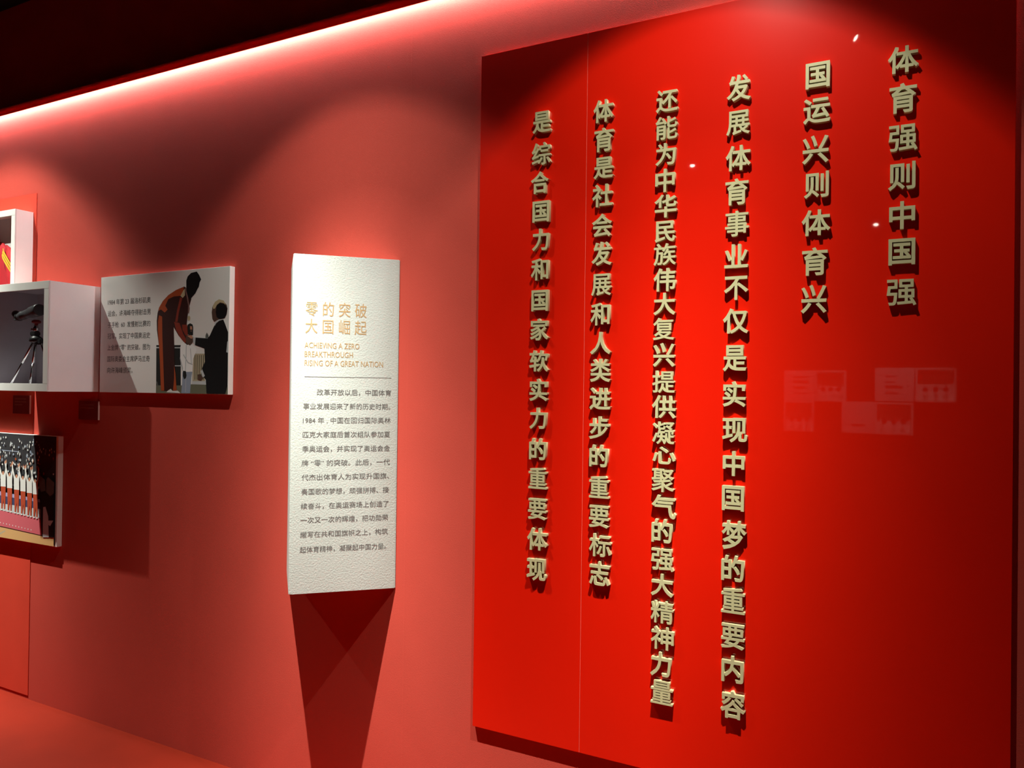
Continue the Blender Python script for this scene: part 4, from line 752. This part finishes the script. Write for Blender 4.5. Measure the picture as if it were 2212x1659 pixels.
# ================================================================== THE SETTING
structure('wall_back', -8.0, 3.0, .0006, .12, 0, 3.9, M_WALL)
structure('wall_left', -8.12, -8.0, -6.1, .12, 0, 3.9, M_WALLO)
structure('wall_right', 3.0, 3.12, -6.1, .12, 0, 3.9, M_WALLO)
structure('wall_front', -8.0, 3.0, -6.12, -6.0, 0, 3.9, M_WALLO)
structure('floor', -8.2, 3.2, -6.2, .2, -.1, 0, M_FLOOR)
structure('ceiling', -8.2, 3.2, -6.2, .2, 3.74, 3.84, M_CEIL)
# cloth strips: hairline joints standing a hair proud of the wall
for i, x in enumerate((-5.36, -1.725)):
    bm = bmesh.new(); box(bm, x-.0004, x+.0004, .00052, .001, 0, 3.13)
    o = finish('wall_seam', bm, M_WALL, None, (0, 0, 0)); o['kind'] = 'structure'; o.name = 'trim_%d' % (i+1)

# ================================================================== RAIL OF LIGHT
rail = thing('cove_light', (-3.2, 0, 3.13), 'long slim red rail with a glowing strip underneath, high along the back wall', 'light')
bm = bmesh.new(); box(bm, -8.0, 2.6, -.0375, 0, 3.163, 3.168)
finish('housing', bm, M_RAIL, rail)
bm = bmesh.new(); box(bm, -8.0, 2.6, -.0400, -.0378, 3.130, 3.168)
tag(finish('front_lip', bm, M_LIP, rail), 'dark red translucent front lip')
bm = bmesh.new(); box(bm, -8.0, 2.6, -.036, -.002, 3.158, 3.162)
tag(finish('diffuser', bm, M_DIFF, rail), 'glowing cream white diffuser strip')

# ================================================================== SLOGAN PANEL
T = .0155
PX = (-1.403, -.9865, .2335); PZ0, PZ1 = .455, 2.886
panel = thing('slogan_panel', (-.58, 0, PZ0), 'tall glossy red acrylic wall panel with six columns of raised gold Chinese characters', 'panel')
for a, b in ((PX[0], PX[1]-.0005), (PX[1]+.0005, PX[2])):
    bm = bmesh.new(); box(bm, a, b, -T, -.0015, PZ0, PZ1, .0009)
    finish('acrylic_sheet', bm, M_ACR, panel)
bm = bmesh.new(); box(bm, PX[0]+.004, PX[2]-.004, -.0015, 0, PZ0+.004, PZ1-.004)
finish('backing_sheet', bm, M_EDGE, panel)
bm = bmesh.new(); box(bm, PX[1]-.0005, PX[1]+.0005, -T+.0004, -.0015, PZ0+.001, PZ1-.001)
tag(finish('joint_filler', bm, M_JOINT, panel), 'pale hairline joint between the two sheets')
LT = .0150
for txt, rows in COLUMNS:
    for ch, (x, z, ew, eh) in zip(txt, rows):
        me0 = bold_glyph(ch, weight(ch))
        me = me0.copy(); me.name = 'raised_character'
        ox, oz = x-panel.location.x, z-panel.location.z
        for v in me.vertices:
            a, b, c = v.co
            v.co = ((a-.5)*ew + ox, -T - LT*(c+.5), (b-.38)*eh + oz)
        me.materials.clear(); me.materials.append(M_GOLD)
        me.update()
        o = link('raised_character', me, panel)
        tag(o, 'raised gold Chinese character ' + ch)

# ================================================================== INFORMATION PLAQUE (right-angled prism standing on the wall)
V0 = Vector((-2.0453, -.2810, 0)); H = math.sqrt(.5); WD = .4109
ZT, ZB = 2.1704, .9017
WD = .2810/H + .0005
U = Vector((H, H, 0)); NR = Vector((H, -H, 0))
plq = thing('information_plaque', (-2.04, 0, ZB), 'tall white textured wedge with gold title and grey Chinese text, left of the red panel', 'sign')
bm = bmesh.new()
pts = [V0, V0+Vector((WD*H, WD*H-.0005, 0)), V0+Vector((-WD*H, WD*H-.0005, 0))]
lo = [bm.verts.new(p+Vector((0, 0, ZB))) for p in pts]; hi = [bm.verts.new(p+Vector((0, 0, ZT))) for p in pts]
bm.faces.new(lo); bm.faces.new(hi[::-1])
for i in range(3): bm.faces.new((lo[i], lo[(i+1) % 3], hi[(i+1) % 3], hi[i]))
bmesh.ops.bevel(bm, geom=bm.edges[:], offset=.002, segments=2, affect='EDGES')
body = finish('body', bm, M_PLAQ, plq)
# the folded cover board, a hair proud on the reading face, with the fold line near the corner
bm = bmesh.new()
def face_box(bm, u0, u1, z0, z1, d0, d1):
    vs = [bm.verts.new(V0 + U*u + NR*d + Vector((0, 0, z))) for u in (u0, u1) for d in (d0, d1) for z in (z0, z1)]
    for q in ((0, 1, 3, 2), (4, 6, 7, 5), (0, 4, 5, 1), (2, 3, 7, 6), (0, 2, 6, 4), (1, 5, 7, 3)): bm.faces.new([vs[i] for i in q])
face_box(bm, .012, WD-.006, ZB+.001, ZT-.001, 0, .0007)
finish('cover_board', bm, M_PLAQ, plq)
BO = V0 + NR*.0009
def plaque_lines(name, lines, m, em, off, lab):
    for t, a, b, z0, z1 in lines:
        bm = bmesh.new(); writing(bm, t, BO, U, a, b, ZT + (z0+z1)/2, em, 0, lift=.0002, nrm=NR)
        tag(finish(name, bm, m, plq), lab)
plaque_lines('title_line', [('零 的 突 破', .0460, .2716, -.2323, -.1770), ('大 国 崛 起', .0464, .2720, -.2982, -.2418)], M_INKGOLD, .0585, -.004, 'line of gold Chinese title')
plaque_lines('subtitle_line', [('ACHIEVING A ZERO', .0444, .2462, -.3514, -.3277), ('BREAKTHROUGH', .0449, .2225, -.3839, -.3622), ('RISING OF A GREAT NATION', .0454, .3367, -.4184, -.3939)], M_INKGOLD, .0305, -.006, 'line of gold English capitals')
bm = bmesh.new(); face_box(bm, .0456, .3690, ZT-.4585, ZT-.4575, .0008, .0011)
tag(finish('divider_line', bm, M_INK, plq), 'thin grey rule')
plaque_lines('text_line', [
 ('改革开放以后，中国体育', .0915, .3694, -.5295, -.5029), ('事业发展迎来了新的历史时期。', .0428, .3664, -.5816, -.5562),
 ('1984 年 , 中国在回归国际奥林', .0425, .3688, -.6329, -.6107), ('匹克大家庭后首次组队参加夏', .0423, .3680, -.6874, -.6631),
 ('季奥运会，并实现了奥运会金', .0416, .3677, -.7398, -.7176), ('牌 “零” 的突破。此后，一代', .0399, .3685, -.7942, -.7688),
 ('代杰出体育人为实现升国旗、', .0406, .3660, -.8471, -.8222), ('奏国歌的梦想，顽强拼搏、接', .0404, .3658, -.9015, -.8750),
 ('续奋斗，在奥运赛场上创造了', .0397, .3655, -.9553, -.9289), ('一次又一次的辉煌，把功勋荣', .0395, .3646, -1.0081, -.9806),
 ('耀写在共和国旗帜之上，构筑', .0387, .3644, -1.0635, -1.0329), ('起体育精神，凝聚起中国力量。', .0381, .3582, -1.1187, -1.0897)], M_INK, .0248, .001, 'line of grey Chinese text')

# ================================================================== PHOTO BOARDS
def board(name, x0, x1, z0, z1, t, label, prints, pname):
    b = thing(name, ((x0+x1)/2, 0, z0), label, 'photo')
    bm = bmesh.new(); box(bm, x0, x1, -t, 0, z0, z1, .0012)
    finish('board', bm, M_WHITE, b)
    keys = []
    bm = bmesh.new()
    for i, (k, pts) in enumerate(prints):
        if k not in keys: keys.append(k)
        pts = [(min(max(x, x0+.0005), x1-.0005), min(max(z, z0+.0005), z1-.0005)) for x, z in pts]
        tri_fill(bm, pts, -t-.0002-.000025*i, keys.index(k))
    finish(pname, bm, [pm(k) for k in keys], b)
    return b
TC = .028
bc = board('handshake_photo_board', -3.548, -2.658, 1.635, 2.200, TC, 'white photo board of a tracksuited man shaking hands with a man in a suit', PRINT_C, 'printed_photo')
ln = ['1984 年第 23 届洛杉矶奥', '运会，许海峰夺得射击男', '子手枪  60  发慢射比赛的', '冠军，实现了中国奥运史', '上金牌 “零” 的突破。图为', '国际奥委会主席萨马兰奇', '向许海峰颁奖。']
for i, t in enumerate(ln):
    x0, x1 = -3.4925+.0006*i, -3.1780
    if i == 6: x1 = -3.300
    bm = bmesh.new(); writing(bm, t, (0, -TC-.0002, 0), (1, 0, 0), x0, x1, 2.0737-.0553*i, .0305, 0)
    tag(finish('text_line', bm, M_INKB, bc), 'line of black Chinese text')
bd = board('team_photo_board', -4.765, -3.873, .837, 1.403, .0265, 'lowest photo board, showing a team in white tops with raised arms on a podium', PRINT_D, 'printed_photo')

# ================================================================== DISPLAY CASES
def case(x0, x1, z0, z1, d, border, label, lin=None):
    c = thing('display_case', ((x0+x1)/2, 0, z0), label, 'display case', 'white display cases on the wall')
    bm = bmesh.new()
    t = .012
    box(bm, x0, x1, -d+.004, 0, z1-t, z1); box(bm, x0, x1, -d+.004, 0, z0, z0+t)
    box(bm, x0, x0+t, -d+.004, 0, z0+t, z1-t); box(bm, x1-t, x1, -d+.004, 0, z0+t, z1-t)
    finish('shell', bm, M_WHITE, c)
    bm = bmesh.new(); box(bm, x0+t, x1-t, -.006, 0, z0+t, z1-t); finish('back_panel', bm, lin or M_LINER, c)
    if lin:
        bm = bmesh.new(); q = .0015; a0, a1, b0, b1 = x0+t, x1-t, z0+t, z1-t
        box(bm, a0, a0+q, -d+.006, -.006, b0, b1); box(bm, a1-q, a1, -d+.006, -.006, b0, b1)
        box(bm, a0+q, a1-q, -d+.006, -.006, b0, b0+q); box(bm, a0+q, a1-q, -d+.006, -.006, b1-q, b1)
        tag(finish('liner', bm, lin, c), 'grey violet inner lining, darkened for the shade inside')
    bm = bmesh.new()
    e = border
    box(bm, x0, x1, -d, -d+.006, z1-e, z1, .001); box(bm, x0, x1, -d, -d+.006, z0, z0+e, .001)
    box(bm, x0, x0+e, -d, -d+.006, z0+e, z1-e, .001); box(bm, x1-e, x1, -d, -d+.006, z0+e, z1-e, .001)
    finish('front_frame', bm, M_WHITE, c)
    return c
case(-4.845, -4.166, 1.64, 2.586, .097, .033, 'tall white display case holding a red jacket, at the left edge')
case(-4.125, -3.594, 1.636, 2.158, .257, .037, 'deep white display case holding a telescope, beside the handshake photo', M_LINERG)

# red sheet on the wall behind the tall case
bm = bmesh.new(); box(bm, -5.3, -4.140, -.003, 0, 0.02, 2.687)
tag(finish('wall_sheet', bm, M_BOARD, None, (-4.7, 0, 1.2)), 'thin orange-red sheet on the wall behind the display cases', 'panel')

# ------------------------------------------------------------------ telescope on its tripod, inside the deep case
YS = -.20
sc = thing('telescope', (-3.83, YS, 1.650), 'small grey telescope on a chrome tripod inside the deep white case', 'telescope')
bm = bmesh.new()
A = Vector((-3.955, YS+.010, 2.004)); B = Vector((-3.70, YS-.035, 2.026)); d = (B-A)
L_ = d.length
lathe(bm, A, d, [(0, .016), (.004, .0195), (.05, .0205), (.052, .0225), (.075, .0225), (.077, .0205), (.17, .024), (.172, .028), (L_-.01, .0295), (L_, .027)])
finish('barrel', bm, M_SCOPE, sc, smooth=False)
bm = bmesh.new(); lathe(bm, A+d.normalized()*.010, d, [(0, .020), (.001, .0222), (.012, .0222), (.013, .0202)])
tag(finish('focus_ring', bm, M_BLACKP, sc), 'black focusing ring')
bm = bmesh.new(); E0 = A+Vector((.006, 0, .002))
lathe(bm, E0, Vector((-1, .05, .45)), [(0, .014), (.012, .0145), (.014, .017), (.036, .018), (.040, .0165), (.042, .012)])
finish('eyepiece', bm, M_BLACKP, sc)
bm = bmesh.new(); box(bm, A.x-.014, A.x+.012, YS-.006, YS+.024, 1.985, 2.006, .003)
finish('prism_housing', bm, M_SCOPE, sc)
hx = -3.785
bm = bmesh.new(); lathe(bm, (hx, YS, 1.965), (0, 0, 1), [(0, .012), (.004, .020), (.013, .020), (.016, .014), (.018, .012)])
tag(finish('mounting_knob', bm, M_REDP, sc), 'dark red round knob')
bm = bmesh.new(); lathe(bm, (hx, YS, 1.925), (0, 0, 1), [(0, .008), (.006, .0145), (.018, .0150), (.026, .009), (.04, .008)]); tube(bm, (hx, YS, 1.935), (hx-.022, YS-.01, 1.938), .004, .005)
finish('ball_head', bm, M_CHROME, sc)
bm = bmesh.new()
box(bm, hx-.030, hx+.014, YS-.014, YS+.014, 1.905, 1.927, .004)
lathe(bm, (hx, YS, 1.872), (0, 0, 1), [(0, .020), (.006, .030), (.022, .028), (.034, .014)])
box(bm, hx+.010, hx+.052, YS-.010, YS+.010, 1.862, 1.893, .006)
finish('tripod_crown', bm, M_BLACKP, sc)
for (fx, fy) in ((-3.985, YS-.012), (hx+.004, YS-.030), (hx+.085, YS+.05)):
    bm = bmesh.new()
    top = Vector((hx-.018 if fx < hx-.05 else (hx if fx < hx+.05 else hx+.04), YS, 1.878)); bot = Vector((fx, fy, 1.650)); dr = bot-top
    tube(bm, top, top+dr*.45, .0062, .0062, 12); tube(bm, top+dr*.45, bot-dr.normalized()*.012, .0046, .0046, 12)
    lg = finish('tripod_leg', bm, M_CHROME, sc)
    bm = bmesh.new(); tube(bm, bot-dr.normalized()*.014, bot, .0062, .0072, 12)
    finish('rubber_foot', bm, M_BLACKP, sc)

# ------------------------------------------------------------------ jacket in the tall case
jk = thing('jacket', (-4.50, -.05, 2.02), 'red sports jacket with three yellow stripes down its shoulder, inside the tall case', 'jacket')
def puffy(name, outline, thick, yb, m, par):
    """cloth panel: closed outline (x,z), pillowed towards the room"""
    bm = bmesh.new()
    c = Vector((sum(p[0] for p in outline)/len(outline), 0, sum(p[1] for p in outline)/len(outline)))
    prev = None; rings = 5
    base = [bm.verts.new((x, yb, z)) for x, z in outline]
    prev = base
    for k in range(1, rings+1):
        f = 1 - (k/rings)**1.4*.82
        y = yb - thick*math.sin(k/rings*math.pi/2)
        ring = []
        for j, (x, z) in enumerate(outline):
            wv = .0035*math.sin(j*2.3+k*1.1)*(k < rings)
            ring.append(bm.verts.new((c.x+(x-c.x)*f, y+wv, c.z+(z-c.z)*f)))
        n = len(outline)
        for j in range(n): bm.faces.new((prev[j], prev[(j+1) % n], ring[(j+1) % n], ring[j]))
        prev = ring
    bm.faces.new(prev); bm.faces.new(base[::-1])
    return finish(name, bm, m, par, smooth=True)
puffy('body', [(-4.655, 2.02), (-4.345, 2.02), (-4.345, 2.20), (-4.352, 2.29), (-4.372, 2.40), (-4.43, 2.445), (-4.50, 2.455), (-4.57, 2.445), (-4.628, 2.40), (-4.648, 2.29), (-4.655, 2.20)], .035, -.008, M_JACK, jk)
for sg in (1, -1):
    mx = lambda x: -4.50 + sg*(x+4.50)
    sl = puffy('sleeve', [(mx(x), z) for x, z in [(-4.395, 2.432), (-4.35, 2.408), (-4.30, 2.365), (-4.262, 2.31), (-4.235, 2.20), (-4.222, 2.06), (-4.215, 1.90), (-4.262, 1.895), (-4.29, 2.06), (-4.318, 2.20), (-4.337, 2.29), (-4.358, 2.36)]], .040, -.012, M_JACK, jk)
    for k in range(3):
        bm = bmesh.new()
        cv = [(-4.372+.000*k, 2.398-.0155*k), (-4.345, 2.380-.0155*k), (-4.318, 2.358-.0155*k), (-4.292, 2.326-.0150*k), (-4.270, 2.285-.0150*k)]
        ys = [-.040, -.052, -.0565, -.054, -.040]
        prev = None
        for (x, z), y in zip(cv, ys):
            X = mx(x-.004*k)
            a = [bm.verts.new(p) for p in ((X, y, z+.0052), (X, y-.003, z+.0052), (X, y-.003, z-.0052), (X, y, z-.0052))]
            if prev:
                for j in range(4): bm.faces.new((prev[j], prev[(j+1) % 4], a[(j+1) % 4], a[j]))
            else: bm.faces.new(a)
            prev = a
        bm.faces.new(prev[::-1])
        tag(finish('sleeve_stripe', bm, M_STRIPE, jk), 'yellow stripe')
bm = bmesh.new(); tube(bm, (-4.56, -.03, 2.452), (-4.50, -.045, 2.475), .012); tube(bm, (-4.50, -.045, 2.475), (-4.44, -.03, 2.452), .012)
finish('collar', bm, M_JACK, jk)

# ------------------------------------------------------------------ caption plates
for x0, x1, z0, z1, n, lab in ((-4.310, -4.156, 1.510, 1.609, 3, 'small dark red caption plate with three faint lines, under the jacket case'),
                          (-3.741, -3.584, 1.495, 1.589, 2, 'small dark red caption plate with two faint lines, under the telescope case')):
    c = thing('caption_plate', ((x0+x1)/2, 0, z0), lab, 'caption plate', 'caption plates under the display cases')
    bm = bmesh.new(); box(bm, x0, x1-.001, -.0105 if n == 3 else -.008, 0, z0, z1, .0004)
    finish('plate', bm, M_CAP, c)
    bm = bmesh.new(); box(bm, x1-.001, x1, -.0110 if n == 3 else -.0085, 0, z0, z1)
    tag(finish('lit_edge', bm, M_CAPE, c), 'right side edge with its light painted pale')
    for k in range(n):
        bm = bmesh.new(); zz = z1-.020-.0155*k; yy = -.0107 if n == 3 else -.0082
        xe = x0+.018; lim = x1-.034 if not (n == 3 and k == 2) else x1-.07
        while xe < lim:
            wd = random.uniform(.0035, .0055)
            for zz2 in (-.0022, .0005, .0028): box(bm, xe, xe+wd, yy-.0003, yy+.0002, zz+zz2-.0005, zz+zz2+.0006)
            xe += wd+.0012
        finish('print_line', bm, M_CAPI, c)

# ================================================================== LAMPS ON THE CEILING AND BOXES ON THE OPPOSITE WALL
def track_lamp(loc, tg, label, glow, k=1):
    loc, tg = Vector(loc), Vector(tg); d = (tg-loc).normalized()
    t = thing('track_spotlight', loc, label, 'spotlight', 'spotlights under the ceiling')
    p0 = loc - d*.155
    bm = bmesh.new(); n = 24
    a = d.orthogonal().normalized(); b = d.cross(a)
    prof = [(h, r*k) for h, r in [(0, .012), (.004, .036), (.10, .040), (.152, .044), (.152, .039), (.115, .034)]]
    R = [[bm.verts.new(p0 + d*h + (a*math.cos(x)+b*math.sin(x))*r) for x in [2*math.pi*i/n for i in range(n)]] for h, r in prof]
    for j in range(len(R)-1):
        for i in range(n): bm.faces.new((R[j][i], R[j][(i+1) % n], R[j+1][(i+1) % n], R[j+1][i])).smooth = True
    bm.faces.new(R[0])
    finish('housing', bm, M_LAMPB, t)
    bm = bmesh.new(); tube(bm, p0+d*.116, p0+d*.122, .0345*k, .0345*k, 24)
    finish('lens', bm, M_LENS if glow else M_DIFF, t)
    bm = bmesh.new(); c = p0+d*.05
    box(bm, c.x-.008, c.x+.008, c.y-.008, c.y+.008, c.z+.02, 3.70)
    box(bm, c.x-.03, c.x+.03, c.y-.015, c.y+.015, 3.69, 3.72)
    finish('yoke', bm, M_LAMPB, t)
for (loc, tg, pw_, pf), lab in zip(LAMPS, ('black track spotlight above the display cases', 'black track spotlight above the information plaque', 'black track spotlight above the slogan panel')):
    track_lamp(loc, tg, lab, False)
for loc, tg, kk, lab in (((-.27, -1.95, 3.52), (1.4, -.75, 1.85), .64, 'black spotlight hung just in front of the camera, mirrored top right in the red panel'),
                     ((-1.62, -3.83, 3.52), (-.8, -1.0, .4), .58, 'black spotlight behind the camera, mirrored beside the third gold column'),
                     ((-.335, -5.75, 3.30), (-.28, -3.4, .6), .68, 'black spotlight over the far boxes, mirrored beside the rightmost column')):
    track_lamp(loc, tg, lab, True, kk)
bm = bmesh.new()
tk = thing('light_track', (-2.5, -.79, 3.70), 'long black track on the ceiling that carries the spotlights', 'light track')
bm = bmesh.new(); box(bm, -7.5, 2.5, -.81, -.77, 3.715, 3.74); finish('track', bm, M_LAMPB, tk)
OB = [(-1.18, 1.60, 'pictures', 'white display box facing the red panel, upper left of the left cluster'),
      (-.885, 1.60, 'open', 'white display box facing the red panel, upper right of the left cluster'),
      (-1.18, 1.29, 'open', 'white display box facing the red panel, lower one of the left cluster'),
      (-.335, 1.61, 'pictures', 'white display box facing the red panel, upper left of the right cluster'),
      (.015, 1.61, 'open', 'white display box facing the red panel, upper right of the right cluster'),
      (-.63, 1.29, 'plain', 'white display box facing the red panel, lower left of the right cluster'),
      (-.335, 1.29, 'open', 'white display box facing the red panel, lower right of the right cluster')]
for x, z, kind, lab in OB:
    wd, hh = (.34, .325) if x in (-.335, .015) and z > 1.5 else (.29, .31)
    if z < 1.5 and x == -.335: wd = .335
    c = thing('display_box', (x+wd/2, -6, z), lab, 'display box', 'display boxes on the opposite wall')
    y0 = -5.998; d = .12
    bm = bmesh.new()
    if kind == 'open':
        t = .018
        box(bm, x, x+wd, y0, y0+d, z, z+t); box(bm, x, x+wd, y0, y0+d, z+hh-t, z+hh)
        box(bm, x, x+t, y0, y0+d, z+t, z+hh-t); box(bm, x+wd-t, x+wd, y0, y0+d, z+t, z+hh-t)
        box(bm, x+t, x+wd-t, y0, y0+.006, z+t, z+hh-t)
        finish('shell', bm, M_WHITE, c)
        for k in range(3):
            bm = bmesh.new(); cx = x+wd*(.25+.25*k)
            lathe(bm, (cx, y0+.06, z+.12), (0, 1, 0), [(0, .022), (.004, .024), (.008, .022)], 16)
            box(bm, cx-.004, cx+.004, y0+.060, y0+.066, z+.14, z+hh-t)
            finish('medal', bm, M_INKB, c)
    else:
        box(bm, x, x+wd, y0, y0+d, z, z+hh, .002)
        finish('shell', bm, M_WHITE, c)
        bm = bmesh.new()
        for k in range(4 if kind == 'pictures' else 1):
            zz = z+.07+.055*k
            box(bm, x+.09, x+.09+random.uniform(.08, .16), y0+d, y0+d+.001, zz, zz+random.uniform(.012, .03))
        finish('print', bm, M_INK, c)
